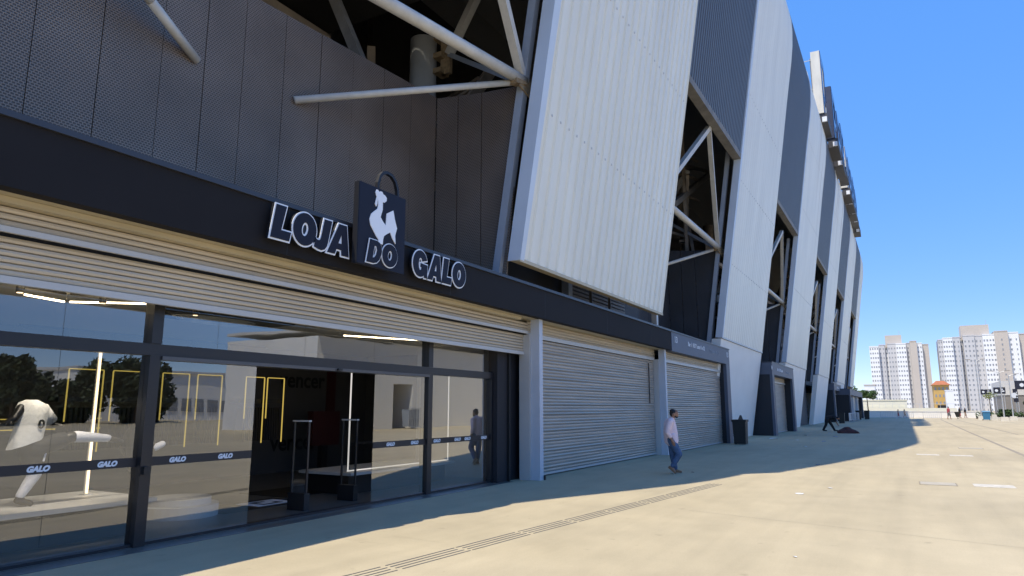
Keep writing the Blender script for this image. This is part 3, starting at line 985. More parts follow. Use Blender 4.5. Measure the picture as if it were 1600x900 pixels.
for x0, x1, y in panes:
    p = MB().box(x0, x1, y - 0.006, y + 0.006, 0.052, zh0 - 0.06 if y < 8.7 else zh0 - 0.003).build('glass_pane', M['glass'], shop)
    MB().box(x0 + 0.002, x1 - 0.002, y - 0.012, y - 0.0085, 1.0, 1.115).build('safety_band', M['band'], p)
    n = max(1, round((x1 - x0) / 0.78))
    if 4 < x1 < 8:
        n = 2 if x1 > 7 else 1
    cs = {4.455: [4.35], 5.52: [5.14], 7.3: [6.07, 6.83], 11.67: [10.55, 11.3], 14.24: [12.12, 12.9, 13.3, 14.0]}.get(x1, [x0 + 0.4])
    for cx in cs:
        text_mesh('band_lettering', 'GALO', 0.085, M['decal'], p, (cx, y - 0.0145, 1.055), bold=0.006, shear=0.25, extrude=0.001, width=1.05)
for x0, x1 in ((-2.9, 1.1), (1.3, 2.9), (2.905, 4.455), (4.46, 5.52), (5.68, 6.6), (6.605, 8.3), (8.305, 10.05), (10.055, 11.67), (11.83, 14.25)):
    MB().box(x0, x1, 8.694, 8.706, zh1 + 0.003, 3.298).build('transom_pane', M['glass'], shop)

def portal(label, x0, x1, yf, ztop, left, group, shutters=1):
    zb = ztop - 0.75
    t = thing('gate_portal', label, 'gate', ((x0 + x1) / 2, yf, 0), group)
    b = MB()
    b.box(x0, x1, yf, 8.9, zb, ztop)
    b.build('header', M['portal'], t)
    MB().box(x0 - 0.03, x1 + 0.03, yf - 0.03, 8.9, ztop + 0.003, ztop + 0.06).build('cap', M['fascia_cap'], t)
    def jamb(xa, xb):
        b = MB().box(xa, xb, yf, yf + 0.16, 0, zb - 0.003)
        b.build('jamb', M['portal'], t)
        MB().box(xa + 0.012, xb - 0.012, yf + 0.163, 8.9, 0, zb - 0.003).build('reveal', M['portal_dark'], t)
    w = (x1 - x0)
    jamb(x1 - 0.75, x1)
    xl = x0 - 0.22
    if left:
        jamb(x0, x0 + 0.75)
        xl = x0 + 0.75
    n = shutters
    ww = (x1 - 0.78 - xl) / n
    for k in range(n):
        roller(t, xl + k * ww + (0.35 if k else 0.03), xl + (k + 1) * ww, yf + 0.6 if left else 8.05, zt=zb, zr=zb - 0.37, h=0.085 if x1 < 60 else 0.12)
        if k:
            MB().box(xl + k * ww, xl + k * ww + 0.34, yf + 0.3, yf + 0.62, 0, zb).build('pillar', M['pillar'], t)
    return t
p1 = portal('wide grey gate portal numbered 13 with closed shutter right of the man in pink', 26.18, 36.3, 7.685, 4.665, False, 'shuttered gate portals along the facade')
text_mesh('gate_number', '13', 0.34, M['decal'], p1, (26.75, 7.677, 4.38), bold=0.008, width=1.3)
text_mesh('gate_number', '13', 0.34, M['decal'], p1, (35.85, 7.677, 4.38), bold=0.008, width=1.3)
text_mesh('gate_lettering', 'Bar 1 1837 Leste 0 e 02', 0.25, M['decal'], p1, (29.9, 7.677, 4.36), bold=0.005, width=1.15)
text_mesh('gate_lettering', 'VT Cadeiras 08 a 02', 0.22, M['decal_dim'], p1, (33.15, 7.677, 4.33), bold=0.002, width=1.05)
p2 = portal('narrow grey gate portal with shutter between the second and third white panels', 46.45, 56.2, 7.2, 4.6, True, 'shuttered gate portals along the facade')
text_mesh('gate_number', '14', 0.34, M['decal'], p2, (46.35, 7.192, 4.25), bold=0.008, width=1.3)
text_mesh('gate_lettering', 'Bar 2 1837 Leste', 0.26, M['decal'], p2, (49.7, 7.192, 4.23), bold=0.008, width=1.3)
text_mesh('gate_lettering', 'VT Cadeiras 08', 0.22, M['decal_dim'], p2, (53.2, 7.192, 4.21), bold=0.003, width=1.1)
p3 = portal('small shuttered gate portal beside the dark bin deep in the shade', 92.2, 102.6, 7.3, 4.6, True, 'shuttered gate portals along the facade')
text_mesh('gate_lettering', 'Bar 3 Leste', 0.34, M['decal'], p3, (97.2, 7.292, 4.22), bold=0.008, width=1.5)
p4 = portal('low triple shutter portal at the far corner behind the crowd barriers', 101.0, 131.0, 6.15, 4.15, True, 'shuttered gate portals along the facade', 3)

# ------------------------------------------------------------------ the big letter sign
sign = thing('shop_sign', 'outlined white letters with a shopping bag box standing on the black fascia', 'sign', (8.9, 7.6, 4.1))
def ell(cx, cz, rx_, rz_, n=36, sh=0.0, rev=False):
    p = [(cx + rx_ * math.cos(2 * math.pi * i / n) + sh * rz_ * math.sin(2 * math.pi * i / n), cz + rz_ * math.sin(2 * math.pi * i / n)) for i in range(n)]
    return p[::-1] if rev else p
def area(p):
    return sum(p[i][0] * p[(i + 1) % len(p)][1] - p[(i + 1) % len(p)][0] * p[i][1] for i in range(len(p))) / 2
def offset(p, d):           # grow a polygon outwards by d
    if area(p) < 0: p = p[::-1]
    out = []
    n = len(p)
    for i in range(n):
        a, b_, c = Vector(p[i - 1]), Vector(p[i]), Vector(p[(i + 1) % n])
        e1 = (b_ - a); e2 = (c - b_)
        if e1.length < 1e-7 or e2.length < 1e-7:
            out.append(tuple(b_)); continue
        e1.normalize(); e2.normalize()
        n1, n2 = Vector((e1.y, -e1.x)), Vector((e2.y, -e2.x))
        m_ = n1 + n2
        if m_.length < 1e-5: m_ = n1
        m_.normalize()
        k = min(1.8, 1 / max(0.4, m_.dot(n1)))
        out.append(tuple(b_ + m_ * d * k))
    return out
def arc(cx, cz, rx_, rz_, a0, a1, n, sh=0.0):
    return [(cx + rx_ * math.cos(R(a0 + (a1 - a0) * i / n)) + sh * rz_ * math.sin(R(a0 + (a1 - a0) * i / n)), cz + rz_ * math.sin(R(a0 + (a1 - a0) * i / n))) for i in range(n + 1)]
Z0, Z1 = 4.115, 4.612
def lerp(x0, x1, t): return x0 + (x1 - x0) * t
SH = 0.2
def letter(ch, x0, x1, z0=Z0, z1=Z1, y=7.56, parent=None, ow=0.024, depth=0.065, label=None):
    """heavy italic block letter: navy face with a white outline; x0..x1 is its full extent"""
    h = z1 - z0
    def pt(u, v): return (x0 + u * (x1 - x0), z0 + v * h)
    holes = []
    if ch == 'L':
        o = [pt(0, 0), pt(0.94, 0), pt(1.0, 0.26), pt(0.5, 0.26), pt(0.74, 1), pt(0.24, 1)]
        o = [pt(0.0, 0.0), pt(0.92, 0.0), pt(1.0, 0.27), pt(0.5, 0.27), pt(0.72, 1), pt(0.22, 1)]
    elif ch == 'O':
        cx, cz = (x0 + x1) / 2, (z0 + z1) / 2
        o = ell(cx, cz, (x1 - x0) / 2 * 0.985, h / 2, 40, 0.04)
        holes = [ell(cx, cz, (x1 - x0) * 0.135, h * 0.205, 24, 0.12)]
    elif ch == 'J':
        o = [pt(0.56, 1), pt(1.0, 1), pt(0.80, 0.30)] + [pt(u, v) for u, v in ((0.74, 0.16), (0.62, 0.05), (0.45, 0.0), (0.25, 0.01), (0.0, 0.06))] + [pt(0.06, 0.33), pt(0.2, 0.29), pt(0.32, 0.3), pt(0.39, 0.4)]
    elif ch == 'A':
        o = [pt(0, 0), pt(0.34, 0), pt(0.41, 0.17), pt(0.65, 0.17), pt(0.66, 0), pt(1, 0), pt(0.86, 1), pt(0.5, 1)]
        holes = [[pt(0.5, 0.38), pt(0.645, 0.38), pt(0.63, 0.68)]]
    elif ch == 'D':
        o = [pt(0, 0), pt(0.45, 0)] + [pt(u, v) for u, v in ((0.66, 0.06), (0.82, 0.2), (0.93, 0.42), (0.97, 0.62), (0.93, 0.82), (0.82, 0.94), (0.64, 1.0))] + [pt(0.2, 1)]
        holes = [[pt(0.4, 0.25), pt(0.5, 0.27), pt(0.6, 0.4), pt(0.66, 0.6), pt(0.62, 0.74), pt(0.5, 0.76)]]
    elif ch == 'G':
        ring = arc((x0 + x1) / 2, (z0 + z1) / 2, (x1 - x0) / 2 * 0.97, h / 2, 20, 305, 26, 0.03)
        o = ring + [pt(0.76, 0.11), pt(0.79, 0.0), pt(0.97, 0.0), pt(1.0, 0.5), pt(0.53, 0.52), pt(0.51, 0.38), pt(0.6, 0.37), pt(0.57, 0.28), pt(0.47, 0.25)] 
        o += [pt(0.40, 0.34), pt(0.38, 0.5), pt(0.42, 0.66), pt(0.52, 0.74), pt(0.62, 0.68), pt(0.64, 0.6)]
    hb = [list(q) for q in holes]
    face_h = [offset(q, 0.004) for q in hb]
    plate_o = offset(o, ow)
    plate_h = [offset(q, -ow) for q in hb]
    hs = [q for q in plate_h if abs(area(q)) > 1e-5]
    root = MB().poly(plate_o, y, y + 0.012, hs).build('letter', M['letter_white'], parent)
    if depth > 0.02:
        su, sv = {'J': (0.72, 0.6), 'A': (0.32, 0.3)}.get(ch, (0.22, 0.5))
        sp = pt(su, sv)
        MB().poly(offset(o, ow - 0.004), y + 0.014, y + depth, ()).tube((sp[0], y + depth + 0.001, sp[1]), (sp[0], 7.699, sp[1]), 0.02, n=6).build('letter_body', M['bag_side'], root)
    MB().poly(o, y - 0.012, y - 0.002, face_h).build('letter_face', M['letter_face'], root)
    if label: root['label'] = label
    return root
for ch, a, b_ in (('L', 6.46, 6.83), ('O', 6.865, 7.325), ('J', 7.29, 7.64), ('A', 7.565, 8.035), ('G', 9.70, 10.14), ('A', 10.15, 10.585), ('L', 10.605, 10.935), ('O', 10.97, 11.435)):
    letter(ch, a, b_, parent=sign)
bag = MB().box(8.10, 9.29, 7.43, 7.53, 4.04, 5.40).box(8.3, 9.1, 7.531, 7.699, 4.2, 4.5).build('bag_panel', M['letter_face'], sign)
MB().box(8.085, 8.098, 7.435, 7.535, 4.04, 5.398).build('bag_side', M['bag_side'], sign)
b = MB()
hp = [(8.56 + 0.0, 5.35), (8.57, 5.52), (8.62, 5.66), (8.70, 5.75), (8.82, 5.79), (8.95, 5.77), (9.06, 5.69), (9.13, 5.55), (9.15, 5.35)]
for p, q in zip(hp, hp[1:]):
    b.hexa([(p[0] - 0.0, 7.46, p[1]), (q[0], 7.46, q[1]), (q[0], 7.52, q[1]), (p[0], 7.52, p[1])],
           [(lerp(8.86, p[0], 0.84), 7.46, lerp(5.35, p[1], 0.88)), (lerp(8.86, q[0], 0.84), 7.46, lerp(5.35, q[1], 0.88)), (lerp(8.86, q[0], 0.84), 7.52, lerp(5.35, q[1], 0.88)), (lerp(8.86, p[0], 0.84), 7.52, lerp(5.35, p[1], 0.88))])
b.build('handle', M['bag_side'], sign)
bird = [(8.47, 5.308), (8.498, 5.36), (8.536, 5.36), (8.557, 5.333), (8.594, 5.354), (8.642, 5.357), (8.667, 5.32), (8.709, 5.316), (8.76, 5.279), (8.756, 5.223), (8.706, 5.183), (8.66, 5.186), (8.663, 5.132), (8.664, 5.045), (8.639, 4.973), (8.617, 4.907), (8.684, 4.843), (8.757, 4.795), (8.773, 5.007), (8.944, 5.106), (8.992, 4.95), (9.056, 4.81), (9.026, 4.725), (9.011, 4.667), (9.028, 4.527), (8.941, 4.607), (8.88, 4.703), (8.79, 4.65), (8.721, 4.603), (8.699, 4.533), (8.694, 4.45), (8.592, 4.456), (8.579, 4.518), (8.524, 4.559), (8.458, 4.629), (8.376, 4.716), (8.347, 4.815), (8.382, 4.909), (8.471, 4.985), (8.531, 5.033), (8.55, 5.102), (8.547, 5.156), (8.532, 5.206), (8.488, 5.259)]
wattle = [(8.468, 5.102), (8.483, 5.161), (8.499, 5.219), (8.511, 5.235), (8.527, 5.203), (8.524, 5.119), (8.501, 5.064)]
MB().poly(bird, 7.415, 7.428, ()).poly(wattle, 7.415, 7.428, ()).build('rooster_emblem', M['letter_white'], sign)
letter('D', 8.285, 8.665, 4.085, 4.475, 7.405, sign, 0.017, 0.012)
letter('O', 8.672, 9.065, 4.09, 4.485, 7.405, sign, 0.017, 0.012)

# ------------------------------------------------------------------ shop interior
inner = thing('shop_interior', 'dim shop interior with grey tiled floor and dark walls behind the glass', 'shop interior', (5, 12, 0))
fl = MB().box(-12, 17, 8.62, 16.0, -0.05, 0.012).build('shop_floor', M['shop_floor'], inner)
MB().box(-12, 14.75, 8.32, 8.61, -0.05, 0.006).build('threshold', M['shop_floor'], inner)
MB().box(-12, 17, 8.85, 16.0, 3.35, 3.5).build('shop_ceiling', M['shop_ceiling'], inner)
MB().box(-12, 17, 15.0, 15.2, 0.0, 3.34).build('shop_wall', M['shop_wall'], inner)
MB().box(17, 17.2, 8.7, 15, 0, 3.34).build('shop_wall', M['shop_wall'], inner)
MB().box(-12.2, -12, 8.7, 15, 0, 3.34).build('shop_wall', M['shop_wall'], inner)
MB().box(14.95, 15.1, 8.72, 11.4, 0.013, 3.34).build('shop_wall', M['shop_light_wall'], inner)
text_mesh('wall_lettering', 'vencer', 0.62, M['ink'], inner, (14.3, 14.985, 2.5), bold=0.012)
text_mesh('wall_lettering', 'vencer', 0.62, M['ink'], inner, (14.1, 14.985, 0.78), bold=0.012)
MB().box(15.25, 15.6, 14.96, 14.995, 1.2, 3.2).build('red_stripe', M['red'], inner)
# warm strips along the shop ceiling, each in its black tray
def ceil_strip(p, q, label):
    t = thing('ceiling_strip', label, 'ceiling light', (*p, 3.3), 'slim light strips on the shop ceiling')
    MB().bar((*p, 3.335), (*q, 3.335), 0.05, 0.028).build('tray', M['black'], t)
    MB().bar((*p, 3.22), (*q, 3.22), 0.022, 0.022).build('tube', M['led_ceiling'], t)
ceil_strip((1.5, 9.1), (5.3, 9.15), 'slim warm strip light along the front edge of the ceiling, far left')
ceil_strip((4.6, 10.0), (5.2, 10.2), 'short warm strip light on the ceiling left of the first mullion')
ceil_strip((5.25, 10.15), (6.0, 9.2), 'slanting warm strip light on the ceiling above the first mullion')
ceil_strip((10.6, 10.0), (12.3, 9.2), 'slanting warm strip light on the ceiling above the right door leaf')
ceil_strip((11.9, 9.05), (13.6, 9.1), 'slim warm strip light along the ceiling edge at the right pane')
t = thing('ceiling_unit', 'flat black ceiling unit with looped cables behind the transom glass', 'ceiling unit', (7.2, 10, 3.3))
MB().hexa([(6.7, 9.5, 3.2), (8.7, 9.4, 3.2), (8.8, 10.3, 3.2), (6.8, 10.5, 3.2)], [(6.6, 9.4, 3.33), (8.8, 9.3, 3.33), (8.9, 10.4, 3.33), (6.7, 10.6, 3.33)]).build('housing', M['black'], t)
b = MB()
for k in range(3):
    pts = [(6.9 + 0.75 * math.cos(a * math.pi / 8) * (1 - 0.1 * k) + 0.4, 9.7 + 0.3 * math.sin(a * math.pi / 8), 3.16 - 0.02 * k) for a in range(17)]
    for p, q in zip(pts, pts[1:]):
        b.tube(p, q, 0.012, n=5, cap=False)
b.build('cable', M['rail'], t)
# spot lamps on a track
t = thing('spot_track', 'ceiling track with small bright spot lamps deep in the left window', 'spot lights', (6.0, 12, 3.0))
MB().bar((5.6, 12.2, 3.05), (10.5, 12.2, 3.05), 0.05, 0.04).build('track', M['black'], t)
for x in (6.3, 7.1, 7.9, 8.7, 9.5):
    q = MB().tube((x, 12.2, 3.02), (x, 12.1, 2.88), 0.045, n=10).build('spot', M['black'], t)
    MB().tube((x, 12.095, 2.872), (x, 12.09, 2.865), 0.035, n=10).build('lens', M['led_w'], q)
t = thing('spot_track', 'short ceiling track with lit spot lamps over the window platform, behind the transom', 'spot lights', (4.0, 9.2, 3.2))
MB().bar((3.2, 9.25, 3.3), (6.9, 9.25, 3.3), 0.05, 0.05).build('track', M['black'], t)
for x, aim in ((4.2, (4.7, 9.95, 1.4)), (5.2, (5.3, 9.95, 1.3)), (6.6, (6.6, 10.4, 0.9))):
    q = MB().tube((x, 9.25, 3.27), (x, 9.25, 3.13), 0.045, n=10).build('spot', M['black'], t)
    MB().tube((x, 9.25, 3.128), (x, 9.25, 3.122), 0.035, n=10).build('lens', M['led_w'], q)
    ld = bpy.data.lights.new('spot_light', 'SPOT')
    ld.energy = 110
    ld.spot_size = R(50)
    ld.spot_blend = 0.6
    ld.color = (1, 0.86, 0.7)
    lo = bpy.data.objects.new('spot_light', ld)
    COL.objects.link(lo)
    lo.location = (x, 9.25, 3.11)
    lo.rotation_euler = (Vector((x, 9.25, 3.11)) - Vector(aim)).to_track_quat('Z', 'Y').to_euler()
# lit outline frames over the clothes rails
FR = [(7.15, 0.62), (7.95, 0.62), (8.95, 0.6), (9.75, 0.6), (10.95, 0.52), (11.55, 0.5)]
for k, (x, w) in enumerate(FR):
    o_ = ['leftmost', 'second', 'third', 'fourth', 'fifth', 'rightmost'][k]
    t = thing('lit_clothes_rail', f'{o_} yellow glowing frame over the clothes rails inside the shop', 'light frame', (x, 13.0, 0), 'yellow lit frames along the clothes rails')
    MB().box(x - w / 2, x + w / 2, 12.98, 13.0, 2.43, 2.448).build('top_tube', M['led_y'], t)
    for sx in (-1, 1):
        MB().box(x + sx * w / 2 - 0.009, x + sx * w / 2 + 0.009, 12.98, 13.0, 0.95 if sx > 0 else 1.5, 2.429).build('side_tube', M['led_y'], t)
    MB().box(x - w / 2 - 0.1, x + w / 2 + 0.1, 13.05, 13.4, 1.85, 1.95).build('shelf', M['black'], t)
    b = MB()
    for j in range(7):
        xx = x - w / 2 + 0.05 + j * w / 7
        b.hexa([(xx, 13.06, 1.0), (xx + 0.05, 13.06, 1.0), (xx + 0.05, 13.35, 1.0), (xx, 13.35, 1.0)], [(xx, 13.1, 1.75), (xx + 0.05, 13.1, 1.75), (xx + 0.05, 13.3, 1.75), (xx, 13.3, 1.75)])
    o = b.build('hanging_shirts', M['cloth_black'], t); o['kind'] = 'stuff'
b = thing('shelf_light', 'double yellow light line along the dark shelves of the left window', 'shelf light', (8, 14.7, 1.5))
for z in (1.32, 1.52):
    MB().box(6.5, 9.6, 14.66, 14.7, z, z + 0.02).build('tube', M['led_y'], b)
MB().box(6.3, 9.8, 14.71, 14.98, 1.25, 1.3).build('shelf', M['black'], b)
t = thing('light_post', 'tall warm white light post standing on the window platform', 'light post', (5.95, 10.5, 0.5))
MB().box(5.936, 5.964, 10.48, 10.5, 0.52, 2.62).build('tube', M['led_w'], t)
MB().box(5.925, 5.975, 10.503, 10.53, 0.52, 2.62).build('back_rail', M['steel'], t)
MB().box(5.89, 6.01, 10.44, 10.56, 0.48, 0.518).build('foot', M['steel'], t)
t = thing('lit_display', 'tall white lit rectangle frame in the right shop window', 'display frame', (12.4, 9.9, 0.45))
for x in (10.78, 14.3):
    MB().box(x - 0.011, x + 0.011, 9.9, 9.92, 0.50, 2.55).build('side_tube', M['led_c'], t)
MB().box(10.76, 14.32, 9.9, 9.92, 0.475, 0.498).build('bottom_tube', M['led_c'], t)
MB().box(10.76, 14.32, 9.9, 9.93, 2.552, 2.58).build('top_tube', M['led_c'], t)
t = thing('display_platform', 'low white display platform in the right shop window', 'platform', (12.5, 10.4, 0))
MB().box(10.7, 14.4, 9.75, 11.2, 0.40, 0.455).build('top', M['platform'], t)
MB().box(10.85, 14.25, 9.95, 11.1, 0.013, 0.398).build('plinth', M['black'], t)
t = thing('display_platform', 'white topped platform under the kicking mannequin in the left window', 'platform', (4, 10, 0))
MB().hexa([(0.5, 9.35, 0.44), (6.3, 9.35, 0.44), (6.3, 11.0, 0.44), (0.5, 11.0, 0.44)], [(0.5, 9.35, 0.5), (6.3, 9.35, 0.5), (6.3, 11.0, 0.5), (0.5, 11.0, 0.5)]).build('top', M['platform'], t)
MB().box(0.6, 6.1, 9.6, 10.9, 0.013, 0.437).build('plinth', M['shop_wall'], t)
t = thing('display_platform', 'round low white stand behind the left sliding door', 'platform', (7.3, 10.4, 0))
MB().tube((7.45, 10.5, 0.013), (7.45, 10.5, 0.2), 0.62, n=32).build('top', M['platform'], t)
MB().tube((7.45, 10.5, 0.203), (7.45, 10.5, 0.3), 0.5, n=32).build('step', M['platform'], t)
# anti-theft gates in the doorway
def gate(x, y, label):
    t = thing('security_gate', label, 'security gate', (x, y, 0), 'anti-theft gates in the doorway')
    MB().box(x - 0.06, x + 0.06, y - 0.2, y + 0.2, 0.013, 0.3).build('base', M['black'], t)
    for s in (-1, 1):
        MB().box(x - 0.018, x + 0.018, y + s * 0.175 - 0.012, y + s * 0.175 + 0.012, 0.303, 1.5).build('post', M['mullion'], t)
    MB().box(x - 0.03, x + 0.03, y - 0.2, y + 0.2, 1.503, 1.53).build('top_bar', M['steel'], t)
    MB().box(x - 0.006, x + 0.006, y - 0.16, y + 0.16, 0.303, 1.50).build('panel', M['acrylic'], t)
gate(8.86, 9.25, 'clear anti-theft gate at the left of the open doorway')
gate(10.22, 9.38, 'clear anti-theft gate beside the right sliding door leaf')
t = thing('door_mat', 'black and white mat on the floor just inside the doorway', 'mat', (8.9, 10.4, 0.012))
MB().box(7.9, 9.75, 9.95, 10.9, 0.0135, 0.02).build('pad', M['black'], t)
MB().box(8.75, 9.6, 10.1, 10.7, 0.0205, 0.024).build('pad_print', M['decal'], t)
b = MB()
for (a, c, e, f_) in ((8.95, 9.4, 10.2, 10.28), (8.95, 9.03, 10.28, 10.6), (9.03, 9.25, 10.5, 10.6), (9.3, 9.4, 10.28, 10.4)):
    b.box(a, c, e, f_, 0.0245, 0.026)
b.build('pad_mark', M['black'], t)
t = thing('floor_mat', 'large dark runner mat between the anti-theft gates', 'mat', (10.4, 11.2, 0.012))
MB().box(9.9, 13.2, 10.6, 12.0, 0.0135, 0.022).build('pad', M['black'], t)
t = thing('red_banner', 'dim red display stand at the back of the shop', 'display stand', (14.3, 13.6, 0))
MB().box(13.5, 14.5, 13.7, 13.9, 0.75, 1.65).build('panel', M['red'], t)
MB().box(13.9, 14.1, 13.72, 13.88, 0.013, 0.748).build('leg', M['black'], t)
t = thing('queue_post', 'black belt barrier post inside the shop doorway', 'barrier post', (12.3, 11.3, 0))
MB().tube((12.3, 11.3, 0.013), (12.3, 11.3, 0.04), 0.17, n=20).build('foot', M['black'], t)
MB().tube((12.3, 11.3, 0.041), (12.3, 11.3, 1.0), 0.032, n=12).build('pole', M['black'], t)
MB().box(12.34, 14.9, 11.29, 11.31, 0.9, 0.95).build('belt', M['black'], t)

# mannequins in football kit
def mannequin_kick():
    t = thing('mannequin', 'headless black mannequin in white shirt kicking on the window platform', 'mannequin', (4.9, 9.95, 0.5))
    hip = (4.86, 9.95, 1.25)
    body = [((4.86, 9.95, 1.24), (4.86, 9.95, 1.5), 0.11, 0.095), ((4.86, 9.95, 1.5), (4.82, 9.95, 1.74), 0.095, 0.09),
            ((4.70, 9.93, 1.75), (4.60, 9.88, 1.60), 0.065, 0.05), ((4.60, 9.88, 1.60), (4.46, 9.98, 1.5), 0.05, 0.04), ((4.46, 9.98, 1.5), (4.36, 10.05, 1.52), 0.04, 0.03),
            ((4.9, 10.1, 1.76), (5.08, 10.15, 1.55), 0.06, 0.05), ((5.08, 10.15, 1.55), (5.25, 10.0, 1.5), 0.045, 0.035),
            ((4.84, 10.0, 1.2), (4.98, 9.95, 0.95), 0.1, 0.075), ((4.98, 9.95, 0.95), (4.80, 9.95, 0.62), 0.07, 0.045), ((4.78, 9.95, 0.58), (4.92, 9.9, 0.535), 0.045, 0.04),
            ((4.9, 9.9, 1.2), (5.32, 9.86, 1.36), 0.1, 0.075), ((5.32, 9.86, 1.36), (5.82, 9.84, 1.32), 0.07, 0.045), ((5.84, 9.84, 1.31), (6.0, 9.84, 1.27), 0.045, 0.035)]
    blob('mannequin_body', body, M['mann'], t, 0.02).location = -wloc(t)
    rings = [(4.80, 1.29, 0.205, 0.36, 0.13), (4.815, 1.40, 0.195, 0.30, 0.125), (4.83, 1.53, 0.185, 0.2, 0.12), (4.84, 1.65, 0.19, 0.1, 0.125), (4.835, 1.75, 0.2, 0.0, 0.12), (4.82, 1.81, 0.15, -0.05, 0.1), (4.81, 1.85, 0.07, 0.0, 0.06)]
    jb = MB()
    n_ = 28
    vs = []
    for q, (cx, cz, hw, tilt, dp) in enumerate(rings):
        for i in range(n_):
            a = 2 * math.pi * i / n_
            fold = 1 + 0.05 * math.sin(5 * a + q * 0.9) * (1 - q / 7)
            vs.append((cx + hw * math.cos(a) * fold, 9.95 + dp * math.sin(a) * fold, cz + tilt * hw * math.cos(a)))
    jb.add(vs, [(q * n_ + i, q * n_ + (i + 1) % n_, (q + 1) * n_ + (i + 1) % n_, (q + 1) * n_ + i) for q in range(len(rings) - 1) for i in range(n_)])
    jb.add(vs[-n_:], [tuple(range(n_))])
    jb.tube((4.95, 9.97, 1.745), (5.09, 10.03, 1.57), 0.085, 0.105, n=16)
    jb.build('jersey', M['jersey'], t, smooth=True)
    blob('shorts', [((4.86, 9.97, 1.22), (4.93, 9.96, 1.0), 0.14, 0.12), ((4.9, 9.92, 1.22), (5.2, 9.88, 1.32), 0.13, 0.11)], M['cloth_black'], t, 0.02).location = -wloc(t)
    blob('sock', [((4.955, 9.95, 0.9), (4.81, 9.95, 0.64), 0.082, 0.055)], M['sock'], t, 0.015).location = -wloc(t)
    blob('sock', [((5.38, 9.86, 1.36), (5.8, 9.84, 1.325), 0.08, 0.052)], M['sock'], t, 0.015).location = -wloc(t)
    b = MB().tube((5.02, 9.84, 1.28), (4.98, 9.83, 1.06), 0.012, n=6)
    b.build('side_stripe', M['sock'], t)
    n_ = text_mesh('shirt_number', '0', 0.16, M['ink'], t, (4.90, 9.818, 1.53), bold=0.005)
mannequin_kick()
def mannequin_stand():
    t = thing('mannequin', 'black mannequin with white socks standing behind the first mullion', 'mannequin', (6.6, 10.5, 0))
    W = lambda x, y, z: (6.6 + x, 10.4 + y, z)
    body = [(W(0, 0, 0.9), W(0, 0, 1.15), 0.14, 0.13), (W(0, 0, 1.15), W(0.02, 0, 1.4), 0.14, 0.13), (W(0.02, 0, 1.42), W(0.03, 0, 1.55), 0.06, 0.055), (W(0.04, 0, 1.64), (0.075, 0.09, 0.11)),
            (W(0.0, -0.19, 1.4), W(0.1, -0.26, 1.12), 0.055, 0.045), (W(0.1, -0.26, 1.12), W(0.28, -0.26, 1.2), 0.042, 0.032), (W(0, 0.19, 1.4), W(-0.1, 0.24, 1.12), 0.055, 0.045), (W(-0.1, 0.24, 1.12), W(0.02, 0.2, 0.95), 0.042, 0.032),
            (W(0, -0.09, 0.88), W(-0.03, -0.1, 0.5), 0.095, 0.07), (W(-0.03, -0.1, 0.5), W(-0.16, -0.1, 0.09), 0.068, 0.045), (W(-0.14, -0.1, 0.055), W(0.04, -0.1, 0.05), 0.042, 0.036),
            (W(0, 0.09, 0.88), W(0.14, 0.1, 0.52), 0.095, 0.07), (W(0.14, 0.1, 0.52), W(0.12, 0.1, 0.1), 0.068, 0.045), (W(0.12, 0.1, 0.055), W(0.28, 0.1, 0.05), 0.042, 0.036)]
    blob('mannequin_body', body, M['mann'], t, 0.02).location = -wloc(t)
    blob('jersey', [(W(0.0, 0, 0.95), W(0.01, 0, 1.4), 0.17, 0.15), (W(0, -0.17, 1.38), W(0.06, -0.23, 1.2), 0.08, 0.08), (W(0, 0.17, 1.38), W(-0.06, 0.22, 1.2), 0.08, 0.08)], M['cloth_black'], t, 0.02).location = -wloc(t)
    blob('sleeve', [(W(0.12, -0.26, 1.14), W(0.24, -0.26, 1.19), 0.055, 0.05)], M['sock'], t, 0.012).location = -wloc(t)
    blob('sock', [(W(-0.04, -0.1, 0.46), W(-0.15, -0.1, 0.1), 0.078, 0.054)], M['sock'], t, 0.012).location = -wloc(t)
    blob('sock', [(W(0.14, 0.1, 0.46), W(0.12, 0.1, 0.12), 0.078, 0.054)], M['sock'], t, 0.012).location = -wloc(t)
    blob('shoe', [(W(-0.15, -0.1, 0.06), W(0.04, -0.1, 0.05), 0.05, 0.042)], M['sock'], t, 0.012).location = -wloc(t)
mannequin_stand()

# ------------------------------------------------------------------ people
def place(t, x, y, face):        # local +x is the direction the person faces
    t.location = (x, y, 0)
    t.rotation_euler = (0, 0, face)
RIGHT = lambda x, y: math.atan2(-x, y)      # facing across the view, to the viewer's right

